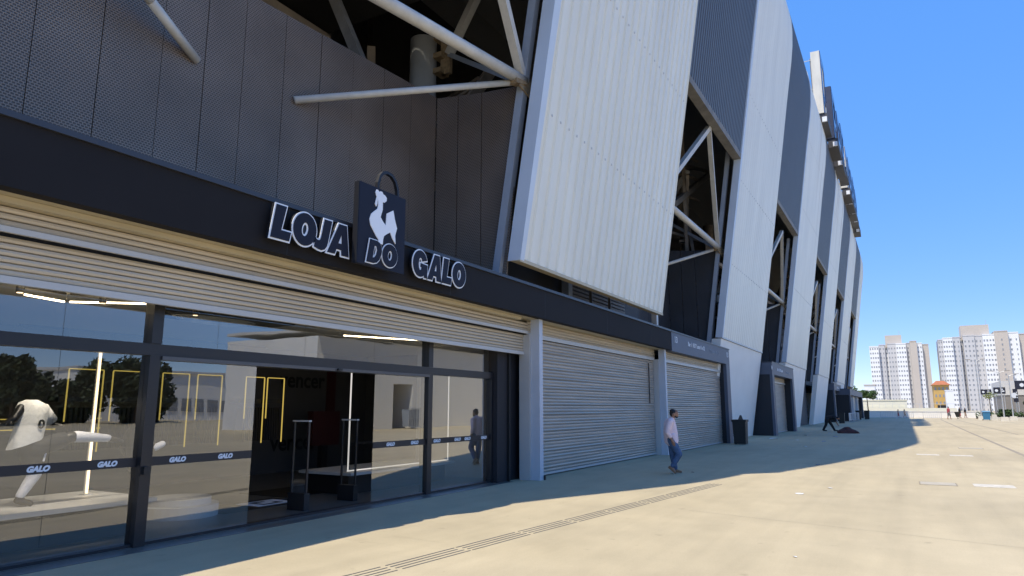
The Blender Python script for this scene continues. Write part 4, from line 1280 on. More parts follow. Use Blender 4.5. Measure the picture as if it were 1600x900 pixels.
def man_pink():
    t = thing('person', 'man in pale pink shirt and blue jeans walking past shutters with head bowed', 'person')
    y0 = 0.0
    # near arm on the viewer's side (local -y); one continuous body
    body = [((-0.02, 0, 0.90), (-0.03, 0, 1.10), 0.12, 0.115), ((-0.04, 0, 1.10), (-0.035, 0, 1.33), 0.115, 0.115), ((-0.02, -0.12, 1.37), (-0.02, 0.12, 1.37), 0.085, 0.085),
            ((0.0, 0, 1.40), (0.05, 0, 1.50), 0.062, 0.058),
            ((0.09, 0, 1.585), (0.098, 0.078, 0.118), Matrix.Rotation(R(28), 3, 'Y')), ((0.135, 0, 1.53), (0.06, 0.055, 0.06)),
            ((0.19, 0, 1.555), (0.018, 0.014, 0.02)), ((0.185, 0, 1.575), (0.01, 0.01, 0.02)), ((0.165, 0, 1.515), (0.022, 0.028, 0.013)),
            ((0.075, -0.078, 1.575), (0.02, 0.012, 0.032)), ((0.075, 0.078, 1.575), (0.02, 0.012, 0.032)),
            ((-0.03, -0.2, 1.36), (-0.12, -0.25, 1.09), 0.06, 0.046), ((-0.12, -0.25, 1.09), (0.0, -0.22, 0.90), 0.044, 0.032),
            ((-0.03, 0.2, 1.36), (-0.10, 0.25, 1.09), 0.06, 0.046), ((-0.10, 0.25, 1.09), (0.05, 0.2, 0.90), 0.044, 0.032),
            ((0, -0.22, 0.90), (0.03, -0.205, 0.83), 0.034, 0.04), ((0.05, 0.2, 0.90), (0.08, 0.19, 0.83), 0.034, 0.04),
            ((-0.01, -0.08, 0.88), (0.17, -0.08, 0.52), 0.095, 0.068), ((0.17, -0.08, 0.52), (-0.01, -0.08, 0.2), 0.066, 0.042),
            ((-0.01, 0.08, 0.88), (0.0, 0.08, 0.5), 0.095, 0.068), ((0.0, 0.08, 0.5), (0.06, 0.08, 0.12), 0.066, 0.042),
            ((-0.03, -0.08, 0.17), (0.05, -0.08, 0.05), 0.042, 0.032), ((0.06, 0.08, 0.08), (0.19, 0.08, 0.045), 0.042, 0.032)]
    # fingers, bent and unequal, resting on the pocket; thumb to the side
    for k, (dx, L_) in enumerate(((0.035, 0.062), (0.014, 0.07), (-0.008, 0.066), (-0.028, 0.05))):
        a = Vector((0.03 + dx, -0.205, 0.80)); m1 = a + Vector((0.012, 0.006, -L_ * 0.55)); e = m1 + Vector((0.012, 0.022, -L_ * 0.45))
        body += [(a, m1, 0.0105, 0.0095), (m1, e, 0.0095, 0.008)]
        a = Vector((0.08 + dx, 0.19, 0.80)); m1 = a + Vector((0.012, -0.006, -L_ * 0.55)); e = m1 + Vector((0.012, -0.022, -L_ * 0.45))
        body += [(a, m1, 0.0105, 0.0095), (m1, e, 0.0095, 0.008)]
    body += [((0.05, -0.215, 0.85), (0.085, -0.21, 0.80), 0.013, 0.010), ((0.10, 0.2, 0.85), (0.135, 0.195, 0.80), 0.013, 0.010)]
    blob('person_body', body, M['skin'], t, 0.0085)
    blob('shirt', [((-0.03, 0, 0.88), (-0.06, 0, 1.10), 0.165, 0.165), ((0.03, 0, 0.86), (0.02, 0, 1.1), 0.15, 0.14), ((-0.055, 0, 1.10), (-0.035, 0, 1.32), 0.165, 0.16), ((0.01, 0, 1.1), (0.0, 0, 1.3), 0.15, 0.13),
                   ((-0.02, -0.13, 1.375), (-0.02, 0.13, 1.375), 0.098, 0.098), ((0.0, 0, 1.40), (0.025, 0, 1.45), 0.08, 0.072),
                   ((-0.03, -0.2, 1.36), (-0.115, -0.25, 1.10), 0.085, 0.075), ((-0.115, -0.25, 1.10), (-0.05, -0.235, 0.99), 0.072, 0.06),
                   ((-0.03, 0.2, 1.36), (-0.095, 0.25, 1.10), 0.085, 0.075), ((-0.095, 0.25, 1.10), (-0.03, 0.23, 0.99), 0.072, 0.06),
                   ((0.06, -0.07, 0.84), (0.03, -0.08, 1.0), 0.1, 0.1), ((-0.1, 0, 0.86), (-0.08, 0, 1.0), 0.11, 0.12)], M['shirt'], t, 0.011)
    blob('jeans', [((-0.02, -0.06, 0.9), (-0.02, 0.06, 0.9), 0.135, 0.135), ((-0.005, -0.08, 0.86), (0.175, -0.08, 0.52), 0.118, 0.088), ((0.175, -0.08, 0.52), (0.0, -0.08, 0.22), 0.086, 0.068),
                   ((-0.005, 0.08, 0.86), (0.0, 0.08, 0.5), 0.118, 0.088), ((0.0, 0.08, 0.5), (0.055, 0.08, 0.15), 0.086, 0.07)], M['jeans'], t, 0.012)
    blob('hair', [((0.068, 0, 1.632), (0.106, 0.085, 0.075), Matrix.Rotation(R(28), 3, 'Y')), ((0.015, 0, 1.585), (0.05, 0.075, 0.08)), ((0.145, 0, 1.655), (0.03, 0.055, 0.022))], M['hair'], t, 0.009)
    blob('beard', [((0.15, 0, 1.50), (0.04, 0.05, 0.035)), ((0.11, 0, 1.515), (0.04, 0.068, 0.035))], M['hair'], t, 0.009)
    for nm, (h, e, s) in (('shoe', ((-0.085, -0.08, 0.165), (0.045, -0.08, 0.04), 1)), ('shoe', ((0.02, 0.08, 0.06), (0.20, 0.08, 0.045), 1))):
        sh = blob(nm, [(h, e, 0.045, 0.036), ((Vector(h) * 0.6 + Vector(e) * 0.4 + Vector((0, 0, 0.02))), e, 0.045, 0.03)], M['shoe'], t, 0.010)
        d = (Vector(e) - Vector(h)).normalized()
        nrm = Vector((d.z, 0, -d.x))
        if nrm.z > 0: nrm = -nrm
        a = Vector(h) + nrm * 0.042 - d * 0.05
        c = Vector(e) + nrm * 0.034 + d * 0.04
        q = MB().bar(a, c, 0.08, 0.02).build('sole', M['sole'], sh, origin=(0, 0, 0))
        q.location = (0, 0, 0)
    place(t, 18.63, 5.57, RIGHT(18.63, 5.57))
man_pink()

def man_bending():
    t = thing('person', 'person in black bending over with legs apart near the maroon heap', 'person')
    body = [((-0.1, 0, 0.88), (0.05, 0, 0.98), 0.15, 0.15), ((0.05, 0, 0.98), (0.38, 0, 1.02), 0.15, 0.16), ((0.4, -0.12, 1.0), (0.4, 0.12, 1.0), 0.09, 0.09), ((0.46, 0, 1.0), (0.54, 0, 0.98), 0.06, 0.06),
            ((0.63, 0, 0.96), (0.105, 0.08, 0.1)), ((0.70, 0, 0.90), (0.04, 0.05, 0.05)), ((0.4, -0.2, 0.98), (0.5, -0.24, 0.7), 0.06, 0.045), ((0.5, -0.24, 0.7), (0.62, -0.2, 0.47), 0.043, 0.032),
            ((0.4, 0.2, 0.98), (0.46, 0.24, 0.7), 0.06, 0.045), ((0.46, 0.24, 0.7), (0.58, 0.2, 0.5), 0.043, 0.032), ((0.62, -0.2, 0.45), (0.66, -0.19, 0.36), 0.036, 0.02), ((0.58, 0.2, 0.48), (0.62, 0.19, 0.39), 0.036, 0.02),
            ((-0.12, -0.09, 0.86), (-0.22, -0.1, 0.46), 0.1, 0.07), ((-0.22, -0.1, 0.46), (-0.42, -0.1, 0.08), 0.068, 0.045), ((-0.42, -0.1, 0.05), (-0.22, -0.1, 0.045), 0.042, 0.036),
            ((-0.06, 0.09, 0.86), (0.16, 0.1, 0.47), 0.1, 0.07), ((0.16, 0.1, 0.47), (0.34, 0.1, 0.08), 0.068, 0.045), ((0.34, 0.1, 0.05), (0.54, 0.1, 0.045), 0.042, 0.036)]
    blob('person_body', body, M['skin'], t, 0.018)
    blob('shirt', [((-0.08, 0, 0.92), (0.05, 0, 0.99), 0.175, 0.175), ((0.05, 0, 0.99), (0.38, 0, 1.03), 0.175, 0.185), ((0.4, -0.13, 1.0), (0.4, 0.13, 1.0), 0.115, 0.115), ((0.4, -0.2, 0.98), (0.47, -0.23, 0.76), 0.085, 0.075), ((0.4, 0.2, 0.98), (0.44, 0.23, 0.76), 0.085, 0.075)], M['cloth_black'], t, 0.02)
    blob('trousers', [((-0.1, -0.06, 0.88), (-0.1, 0.06, 0.88), 0.16, 0.16), ((-0.12, -0.09, 0.86), (-0.22, -0.1, 0.46), 0.13, 0.1), ((-0.22, -0.1, 0.46), (-0.42, -0.1, 0.1), 0.098, 0.08), ((-0.06, 0.09, 0.86), (0.16, 0.1, 0.47), 0.13, 0.1), ((0.16, 0.1, 0.47), (0.34, 0.1, 0.1), 0.098, 0.08)], M['cloth_black'], t, 0.02)
    blob('shoe', [((-0.43, -0.1, 0.06), (-0.2, -0.1, 0.05), 0.055, 0.045)], M['black'], t, 0.018)
    blob('shoe', [((0.33, 0.1, 0.06), (0.56, 0.1, 0.05), 0.055, 0.045)], M['black'], t, 0.018)
    blob('hair', [((0.62, 0, 1.0), (0.11, 0.09, 0.085))], M['hair'], t, 0.018)
    place(t, 57.5, 5.1, RIGHT(57.5, 5.1))
    t.scale = (1, 1, 1)
man_bending()

def stander(label, x, y, face, top, legs, h=1.7, step=0.12, bare=True):
    t = thing('person', label, 'person')
    k = h / 1.72
    body = [((0, 0, 0.9), (0, 0, 1.15), 0.14, 0.135), ((0, 0, 1.15), (0, 0, 1.36), 0.135, 0.14), ((0, -0.12, 1.38), (0, 0.12, 1.38), 0.08, 0.08), ((0, 0, 1.42), (0.01, 0, 1.5), 0.058, 0.056),
            ((0.02, 0, 1.60), (0.095, 0.078, 0.118)), ((0.11, 0, 1.58), (0.02, 0.014, 0.022)), ((0, -0.19, 1.37), (-0.02, -0.24, 1.1), 0.055, 0.043), ((-0.02, -0.24, 1.1), (0.06, -0.23, 0.86), 0.042, 0.03), ((0.06, -0.23, 0.85), (0.08, -0.22, 0.74), 0.035, 0.018),
            ((0, 0.19, 1.37), (-0.02, 0.24, 1.1), 0.055, 0.043), ((-0.02, 0.24, 1.1), (0.06, 0.23, 0.86), 0.042, 0.03), ((0.06, 0.23, 0.85), (0.08, 0.22, 0.74), 0.035, 0.018),
            ((0, -0.09, 0.88), (step, -0.1, 0.48), 0.095, 0.068), ((step, -0.1, 0.48), (step * 1.2, -0.1, 0.08), 0.066, 0.042), ((step * 1.2, -0.1, 0.05), (step * 1.2 + 0.18, -0.1, 0.045), 0.042, 0.034),
            ((0, 0.09, 0.88), (-step * 0.3, 0.1, 0.48), 0.095, 0.068), ((-step * 0.3, 0.1, 0.48), (-step * 1.4, 0.1, 0.08), 0.066, 0.042), ((-step * 1.4, 0.1, 0.05), (-step * 1.4 + 0.18, 0.1, 0.045), 0.042, 0.034)]
    blob('person_body', body, M['skin'], t, 0.025)
    blob('shirt', [((0, 0, 0.92), (0, 0, 1.35), 0.175, 0.17), ((0, -0.12, 1.37), (0, 0.12, 1.37), 0.11, 0.11), ((0, -0.19, 1.36), (-0.015, -0.23, 1.14), 0.085, 0.075), ((0, 0.19, 1.36), (-0.015, 0.23, 1.14), 0.085, 0.075)], top, t, 0.025)
    lo = 0.5 if bare else 0.12
    blob('shorts' if bare else 'trousers', [((0, -0.05, 0.9), (0, 0.05, 0.9), 0.15, 0.15), ((0, -0.09, 0.86), (step, -0.1, 0.5), 0.12, 0.1), ((0, 0.09, 0.86), (-step * 0.3, 0.1, 0.5), 0.12, 0.1)] +
         ([] if bare else [((step, -0.1, 0.5), (step * 1.2, -0.1, 0.12), 0.095, 0.075), ((-step * 0.3, 0.1, 0.5), (-step * 1.4, 0.1, 0.12), 0.095, 0.075)]), legs, t, 0.025)
    blob('hair', [((0.0, 0, 1.645), (0.1, 0.085, 0.085))], M['hair'], t, 0.025)
    t.scale = (k, k, k)
    place(t, x, y, face)
stander('distant walker in red shirt standing before the long white wall', 124.5, -5.65, R(-60), M['cloth_red'], M['cloth_grey'], 1.9)
stander('distant pedestrian in black shirt and red shorts leaning by the white wall', 140.0, -7.95, R(-120), M['cloth_black'], M['cloth_red'], 1.75)
stander('another distant pedestrian in black, right beside the one in red shorts', 140.5, -8.75, R(-100), M['cloth_black'], M['cloth_tan'], 1.7)
stander('small distant person in tan clothes left along the white wall', 138.0, 1.15, R(-90), M['cloth_tan'], M['cloth_red'], 1.45)
stander('second small distant person in tan, just beyond the shade edge', 138.4, 0.2, R(-90), M['cloth_tan'], M['cloth_tan'], 1.5, 0.2)

# ------------------------------------------------------------------ things on the plaza
# tactile strip: four grooved bars per length, each bar a piece
t = thing('tactile_strip', 'four parallel grey guidance bars running across the sunlit concrete', 'guidance strip', (9, 4.9, 0))
pth = [(3.4, 5.42), (5.9, 5.14), (9.2, 4.82), (12.4, 4.45), (17.6, 3.86)]
L_ = [0.0]
for p, q in zip(pth, pth[1:]):
    L_.append(L_[-1] + (Vector(q) - Vector(p)).length)
def along(s):
    for i in range(len(pth) - 1):
        if s <= L_[i + 1]:
            u = (s - L_[i]) / (L_[i + 1] - L_[i])
            return Vector(pth[i]).lerp(Vector(pth[i + 1]), u), (Vector(pth[i + 1]) - Vector(pth[i])).normalized()
    return Vector(pth[-1]), (Vector(pth[-1]) - Vector(pth[-2])).normalized()
s = 0.3
k = 0
while s < L_[-1] - 1:
    ln = 1.18 if k % 3 else 1.3
    for j in range(4):
        off = (j - 1.5) * 0.088
        a, d = along(s + 0.012 * ((j * 7 + k) % 3)); c, d2 = along(s + ln + 0.02 * ((j * 5 + k) % 3))
        nn = Vector((-d.y, d.x)); n2 = Vector((-d2.y, d2.x))
        a = a + nn * off; c = c + n2 * off
        w = 0.0105
        MB().hexa([(*(a + nn * w), 0.0005), (*(a - nn * w), 0.0005), (*(c - n2 * w), 0.0005), (*(c + n2 * w), 0.0005)],
                  [(*(a + nn * w * 0.7), 0.005), (*(a - nn * w * 0.7), 0.005), (*(c - n2 * w * 0.7), 0.005), (*(c + n2 * w * 0.7), 0.005)]).build('bar', M['groove'], t)
    s += ln + 0.08
    k += 1
# worn plates and painted patches
def patch(x0, x1, y0, y1, m, name, label, frame=False):
    t = thing(name, label, 'ground plate', ((x0 + x1) / 2, (y0 + y1) / 2, 0), 'plates and patches let into the plaza')
    MB().box(x0, x1, y0, y1, 0.001, 0.008).build('plate', m, t)
    if frame:
        b = MB()
        for a in ((x0 - 0.03, x1 + 0.03, y0 - 0.03, y0 - 0.003), (x0 - 0.03, x1 + 0.03, y1 + 0.003, y1 + 0.03), (x0 - 0.03, x0 - 0.003, y0 - 0.003, y1 + 0.003), (x1 + 0.003, x1 + 0.03, y0 - 0.003, y1 + 0.003)):
            b.box(*a, 0.001, 0.006)
        b.build('rim', M['joint'], t)
patch(18.9, 19.55, -0.86, -0.16, M['cover'], 'cover_plate', 'pale framed cover plate in the sunlit concrete, nearest on the right', True)
patch(18.95, 19.6, -1.98, -1.2, M['mark'], 'paint_patch', 'bright worn white rectangle right of the framed cover plate')
patch(30.4, 31.0, -0.95, -0.22, M['mark'], 'paint_patch', 'thin white painted dash just outside the shade, on the left')
patch(30.4, 31.0, -2.0, -1.28, M['mark'], 'paint_patch', 'second thin white dash, right of the one near the shade')
patch(36.0, 36.8, -2.75, -1.9, M['cover'], 'cover_plate', 'grey cover plate beyond the two white dashes', True)
# litter
def litter(x, y, s, m, label):
    b = MB()
    a0 = random.uniform(0, 3)
    pts = []
    for i in range(6):
        a = a0 + i * math.pi / 3
        r_ = s * random.uniform(0.6, 1.1)
        pts.append((x + r_ * math.cos(a), y + r_ * math.sin(a), 0.004 + random.uniform(0, 0.35) * s))
    b.add(pts + [(x, y, 0.25 * s)], [(i, (i + 1) % 6, 6) for i in range(6)])
    tag(b.build('paper_scrap', m, None, origin=(x, y, 0)), label, 'litter', 'scraps of litter on the plaza')
for (x, y, s, m, l) in ((15.6, 2.05, 0.09, 'paper', 'crumpled white scrap in the sun, right of the guidance strip end'), (17.0, 1.59, 0.07, 'paper', 'small white scrap in the sun just beyond the crumpled one'),
                        (9.1, 1.29, 0.035, 'paper', 'tiny white scrap on the nearest sunlit concrete'), (39.8, 3.85, 0.14, 'paper_blue', 'bright blue scrap in the shade below the maroon heap'),
                        (23.5, 2.49, 0.09, 'paper_blue', 'small blue scrap near the curved edge of shade'), (41.6, 6.57, 0.3, 'paper', 'large flattened pale paper before the second gate portal'),
                        (40.6, 5.26, 0.12, 'paper', 'white scrap in the shade right of the flattened paper'), (34.2, 4.1, 0.09, 'paper', 'small pale scrap mid shade below the bending person'),
                        (33.4, 0.77, 0.09, 'paper', 'white scrap right at the rounded edge of the shade'), (46.1, 3.81, 0.16, 'paper_blue', 'blue scrap close in front of the maroon heap'),
                        (7.6, 6.95, 0.02, 'paper', 'tiny scrap by the shade edge in front of the doorway'), (19.2, 5.2, 0.06, 'black', 'dark leaf-like scrap behind the feet of the walking man'),
                        (47.5, 5.6, 0.16, 'paper', 'pale scrap left of the bending person, near the second portal'), (52.0, 4.6, 0.13, 'paper_blue', 'blue scrap between bending person and maroon heap')):
    litter(x, y, s, M[m], l)
# maroon heap
def heap():
    t = thing('tarp_heap', 'maroon cloth heap lying on the shaded plaza beside the bending person', 'heap', (53.4, 3.6, 0))
    b = MB()
    n = 22
    rings = [(0.62, 0.0), (0.6, 0.12), (0.46, 0.24), (0.28, 0.3), (0.18, 0.4), (0.06, 0.42)]
    vs = []
    for r_, z in rings:
        for i in range(n):
            a = 2 * math.pi * i / n
            q = 1 + 0.1 * math.sin(3 * a + z * 9) + random.uniform(-0.06, 0.06)
            vs.append((53.4 + r_ * q * 0.8 * math.cos(a), 3.6 + r_ * q * 1.1 * math.sin(a), z + (random.uniform(-0.02, 0.02) if z else 0)))
    fs = [(j * n + i, j * n + (i + 1) % n, (j + 1) * n + (i + 1) % n, (j + 1) * n + i) for j in range(len(rings) - 1) for i in range(n)]
    fs.append(tuple((len(rings) - 1) * n + i for i in range(n)))
    b.add(vs, fs).build('cloth', M['maroon'], t)
heap()
# bins
def trash_bin(x, y, label, card=False, s=1.0):
    t = thing('litter_bin', label, 'bin', (x, y, 0), 'black litter bins along the facade')
    w, d, h = 0.27 * s, 0.27 * s, 1.0 * s
    MB().hexa([(x - w * 0.88, y - d * 0.88, 0.03), (x + w * 0.88, y - d * 0.88, 0.03), (x + w * 0.88, y + d * 0.88, 0.03), (x - w * 0.88, y + d * 0.88, 0.03)],
              [(x - w, y - d, h), (x + w, y - d, h), (x + w, y + d, h), (x - w, y + d, h)]).build('bin_body', M['bin'], t)
    b = MB()
    b.box(x - w - 0.03, x + w + 0.03, y - d - 0.03, y - d - 0.002, h - 0.08, h + 0.02).box(x - w - 0.03, x + w + 0.03, y + d + 0.002, y + d + 0.03, h - 0.08, h + 0.02)
    b.box(x - w - 0.03, x - w - 0.002, y - d, y + d, h - 0.08, h + 0.02).box(x + w + 0.002, x + w + 0.03, y - d, y + d, h - 0.08, h + 0.02)
    b.build('rim', M['black'], t)
    for sx in (-1, 1):
        MB().tube((x + sx * w * 0.7, y + 0.2, 0.06), (x + sx * w * 0.7 + 0.05, y + 0.2, 0.06), 0.06, n=12).build('wheel', M['black'], t)
    if card:
        c = thing('cardboard', 'folded brown cardboard sticking out of the black bin', 'cardboard', (x, y, h))
        MB().hexa([(x - 0.2, y - 0.22, h - 0.1), (x + 0.2, y - 0.2, h - 0.1), (x + 0.2, y + 0.1, h - 0.1), (x - 0.2, y + 0.1, h - 0.1)],
                  [(x - 0.05, y - 0.1, h + 0.22), (x + 0.05, y - 0.02, h + 0.24), (x + 0.06, y + 0.02, h + 0.22), (x - 0.05, y + 0.0, h + 0.2)]).build('sheet', M['card'], c)
trash_bin(35.0, 7.06, 'black square bin with cardboard on top at the end of the wide portal', True, 1.15)
trash_bin(85.5, 6.25, 'black bin standing before the small deep portal', False, 1.15)
trash_bin(112.0, 5.95, 'black bin at the right end of the crowd barriers', False, 1.3)
trash_bin(117.0, 5.1, 'outermost black bin at the far corner of the facade', False, 1.3)
# crowd barriers
def barrier(x0, y0, x1, y1, label, group):
    t = thing('crowd_barrier', label, 'barrier', (x0, y0, 0), group)
    a, c = Vector((x0, y0, 0)), Vector((x1, y1, 0))
    d = (c - a).normalized()
    up = Vector((0, 0, 1))
    MB().tube(a + up * 0.0, a + up * 1.05, 0.03, n=8).tube(c + up * 0.0, c + up * 1.05, 0.03, n=8).tube(a + up * 1.05, c + up * 1.05, 0.03, n=8).tube(a + up * 0.2, c + up * 0.2, 0.025, n=8).build('frame', M['barrier'], t)
    n = 9
    for i in range(1, n):
        p = a.lerp(c, i / n)
        MB().tube(p + up * 0.2, p + up * 1.05, 0.016, n=6).build('upright', M['barrier'], t)
    nn = Vector((-d.y, d.x, 0))
    for p in (a, c):
        MB().bar(p - nn * 0.3 + up * 0.02, p + nn * 0.3 + up * 0.02, 0.06, 0.03).build('foot', M['barrier'], t)
barrier(94.0, 6.05, 96.2, 6.0, 'nearest of the steel crowd barriers before the triple shutter portal', 'crowd barriers at the far portal')
barrier(96.4, 6.0, 98.9, 5.7, 'second steel crowd barrier from the small portal', 'crowd barriers at the far portal')
barrier(99.1, 5.75, 101.5, 5.95, 'third steel crowd barrier from the small portal', 'crowd barriers at the far portal')
barrier(101.7, 5.9, 104.0, 5.5, 'fourth steel crowd barrier from the small portal', 'crowd barriers at the far portal')
barrier(104.3, 5.5, 106.6, 5.8, 'farthest steel crowd barrier, next to the right black bin', 'crowd barriers at the far portal')
barrier(128, 3.6, 128.3, 1.4, 'sunlit steel barrier in front of the white wall, left one', 'crowd barriers along the white wall')
barrier(128.4, 1.2, 128.6, -1.0, 'sunlit steel barrier in front of the white wall, beside the shade corner', 'crowd barriers along the white wall')
barrier(125, -2.3, 125.4, -4.7, 'sunlit steel barrier in front of the white wall, left of the red shirt', 'crowd barriers along the white wall')

# ------------------------------------------------------------------ far side of the plaza
t = thing('boundary_wall', 'long low white boundary wall at the far end of the plaza', 'wall', (142, -2, 0))
MB().box(142, 142.3, -11.4, 6.0, 0, 1.05).build('wall_body', M['wall_white'], t)
MB().box(141.93, 142.37, -11.45, 6.05, 1.053, 1.15).build('coping', M['wall_white'], t)
t = thing('boundary_wall', 'short grey parapet left of the long white wall, at the facade corner', 'wall', (142, 9, 0))
MB().box(142, 142.3, 6.1, 14, 0, 0.9).build('wall_body', M['grey_wall'], t)
MB().box(141.95, 142.35, 6.1, 14, 0.903, 1.0).build('coping', M['pale_band'], t)
t = thing('planter', 'long low planter with brownish kerb right of the white wall', 'planter', (128, -20, 0))
MB().box(128, 128.3, -34, -9.6, 0, 0.3).build('kerb', M['concrete_pale'], t)
MB().box(128.32, 132, -34, -9.6, 0, 0.26).build('soil', M['bark'], t)

def leaf_cloud(b, c, r_, n, size):
    for _ in range(n):
        while True:
            v = Vector((random.uniform(-1, 1), random.uniform(-1, 1), random.uniform(-1, 1)))
            if v.length <= 1: break
        p = Vector(c) + Vector((v.x * r_[0], v.y * r_[1], v.z * r_[2]))
        u = Vector((random.gauss(0, 1), random.gauss(0, 1), random.gauss(0, 1))).normalized()
        w = u.orthogonal().normalized()
        q = u.cross(w)
        s = size * random.uniform(0.6, 1.3)
        b.add([p + w * s, p + q * s * 0.6, p - w * s, p - q * s * 0.6], [(0, 1, 2, 3)])
t = thing('hedge', 'clipped green hedge along the planter at the right edge', 'hedge', (130, -20, 0.3))
b = MB()
for i in range(46):
    leaf_cloud(b, (130, -9.9 - i * 0.52, 0.62 + 0.1 * math.sin(i * 1.3)), (0.9, 0.5, 0.5), 46, 0.16)
b.build('foliage', M['leaf'], t)['kind'] = 'stuff'
def bush(x, y, r_, label, m='leaf'):
    t = thing('bush', label, 'bush', (x, y, 0.2))
    b = MB()
    for i in range(8):
        a = i * 0.8
        leaf_cloud(b, (x + 0.4 * r_ * math.cos(a), y + 0.5 * r_ * math.sin(a), 0.2 + r_ * (0.5 + 0.1 * (i % 3))), (r_ * 0.5, r_ * 0.5, r_ * 0.42), 70, 0.16)
    b.build('foliage', M[m], t)
    MB().tube((x, y, 0.1), (x, y, 0.3 + 0.5 * r_), 0.06, 0.03, n=6).build('stem', M['bark'], t)
bush(129.5, -13.4, 1.25, 'rounded green bush above the hedge in front of the grey wall')
def tree(x, y, h, cr, label, m, clumps=9, group=None, flat=0.6, leafn=60, ls=0.2, z0=0.0):
    t = thing('tree', label, 'tree', (x, y, z0), group)
    b = MB()
    top = Vector((x + random.uniform(-0.2, 0.2), y + random.uniform(-0.2, 0.2), z0 + h - cr * flat))
    b.tube((x, y, z0), top, 0.025 * h, 0.012 * h, n=8)
    cb = MB()
    for i in range(clumps):
        a = i * 2.4 + random.uniform(-0.3, 0.3)
        rr = cr * (0.25 + 0.6 * ((i * 0.37) % 1))
        c = top + Vector((rr * math.cos(a), rr * math.sin(a), cr * flat * random.uniform(-0.55, 0.75)))
        b.tube(top - Vector((0, 0, cr * 0.3)), c, 0.008 * h, 0.003 * h, n=5)
        leaf_cloud(cb, c, (cr * 0.42, cr * 0.42, cr * 0.32 * flat * 1.5), leafn, ls)
    b.build('trunk', M['bark'], t)
    cb.build('crown', M[m], t)
tree(131.0, -11.6, 4.0, 1.2, 'thin lime green young tree left of the dark signs', 'leaf_lime', 6, leafn=26, ls=0.14)
tree(131.5, -17.6, 4.4, 1.3, 'thin lime green young tree between lamp posts and right edge', 'leaf_lime', 6, leafn=26, ls=0.14)
tree(131.0, -16.4, 2.8, 0.8, 'small dark shrub tree against the grey wall', 'leaf_dark', 6, leafn=40, ls=0.14)
tree(215, 13.4, 8.0, 3.2, 'leafy green tree peeking out past the end of the facade', 'leaf', 10, leafn=110, ls=0.3)
tree(222, 9.2, 7.0, 2.6, 'lower green tree just left of the pale tower', 'leaf', 10, leafn=110, ls=0.3)
# lamp posts
def lamp(x, y, h, label, lean=0.0, heads=2):
    t = thing('lamp_post', label, 'lamp post', (x, y, 0), 'lamp posts at the far side of the plaza')
    MB().tube((x, y, 0.4), (x, y + lean, h), 0.09, 0.05, n=10).build('pole', M['barrier'], t)
    MB().hexa([(x - 0.45, y - 0.45, 0), (x + 0.45, y - 0.45, 0), (x + 0.45, y + 0.45, 0), (x - 0.45, y + 0.45, 0)], [(x - 0.35, y - 0.35, 0.55), (x + 0.35, y - 0.35, 0.55), (x + 0.35, y + 0.35, 0.55), (x - 0.35, y + 0.35, 0.55)]).build('footing', M['concrete_pale'], t)
    for s in ((-1, 1) if heads == 2 else (-1,)):
        MB().tube((x, y + lean, h - 0.1), (x, y + lean + s * 0.7, h + 0.15), 0.03, n=6).build('arm', M['barrier'], t)
        MB().hexa([(x - 0.15, y + lean + s * 0.6, h + 0.1), (x + 0.15, y + lean + s * 0.6, h + 0.1), (x + 0.15, y + lean + s * 1.2, h + 0.14), (x - 0.15, y + lean + s * 1.2, h + 0.14)],
                  [(x - 0.12, y + lean + s * 0.6, h + 0.2), (x + 0.12, y + lean + s * 0.6, h + 0.2), (x + 0.12, y + lean + s * 1.2, h + 0.22), (x - 0.12, y + lean + s * 1.2, h + 0.22)]).build('lamp_head', M['grey_wall'], t)
lamp(109.4, -11.0, 6.3, 'lamp post on a pale concrete footing, left of the pair at the right edge')
lamp(118.0, -12.9, 6.2, 'lamp post right of the one with the pale footing', 0.0, 1)
lamp(122, -9.55, 8.6, 'taller pole behind the blue bin with long side arm', 0, 2)
lamp(240, -15.3, 20, 'far street lamp between the two apartment towers', 0, 1)
t = thing('wheeled_bin', 'bright blue wheeled bin standing in the sun at the right', 'bin', (114.5, -9.5, 0))
MB().hexa([(114.1, -9.9, 0.12), (114.8, -9.9, 0.12), (114.8, -9.15, 0.12), (114.1, -9.15, 0.12)], [(114.0, -9.95, 1.15), (114.95, -9.95, 1.15), (114.95, -9.1, 1.15), (114.0, -9.1, 1.15)]).build('bin_body', M['blue_bin'], t)
MB().hexa([(113.95, -10.0, 1.153), (115.0, -10.0, 1.153), (115.0, -9.05, 1.153), (113.95, -9.05, 1.153)], [(114.05, -9.95, 1.3), (114.95, -9.95, 1.3), (114.95, -9.1, 1.3), (114.05, -9.1, 1.3)]).build('lid', M['blue_bin'], t)
for yy in (-9.95, -9.15):
    MB().tube((114.85, yy, 0.1), (114.85, yy + 0.08, 0.1), 0.1, n=12).build('wheel', M['black'], t)
t = thing('concrete_block', 'pale concrete block right behind the blue wheeled bin', 'block', (116, -10.4, 0))
MB().hexa([(115.7, -10.9, 0), (116.5, -10.9, 0), (116.5, -10.2, 0), (115.7, -10.2, 0)], [(115.8, -10.8, 0.8), (116.4, -10.8, 0.8), (116.4, -10.3, 0.8), (115.8, -10.3, 0.8)]).build('block_body', M['concrete_pale'], t)
t = thing('waste_basket', 'small black basket on a stand between the distant pedestrians', 'bin', (127, -6.9, 0))
MB().hexa([(126.8, -7.1, 0.3), (127.2, -7.1, 0.3), (127.2, -6.7, 0.3), (126.8, -6.7, 0.3)], [(126.65, -7.3, 1.1), (127.35, -7.3, 1.1), (127.35, -6.5, 1.1), (126.65, -6.5, 1.1)]).build('basket', M['bin'], t)
MB().tube((127, -6.9, 0), (127, -6.9, 0.3), 0.05, n=8).build('stand', M['black'], t)

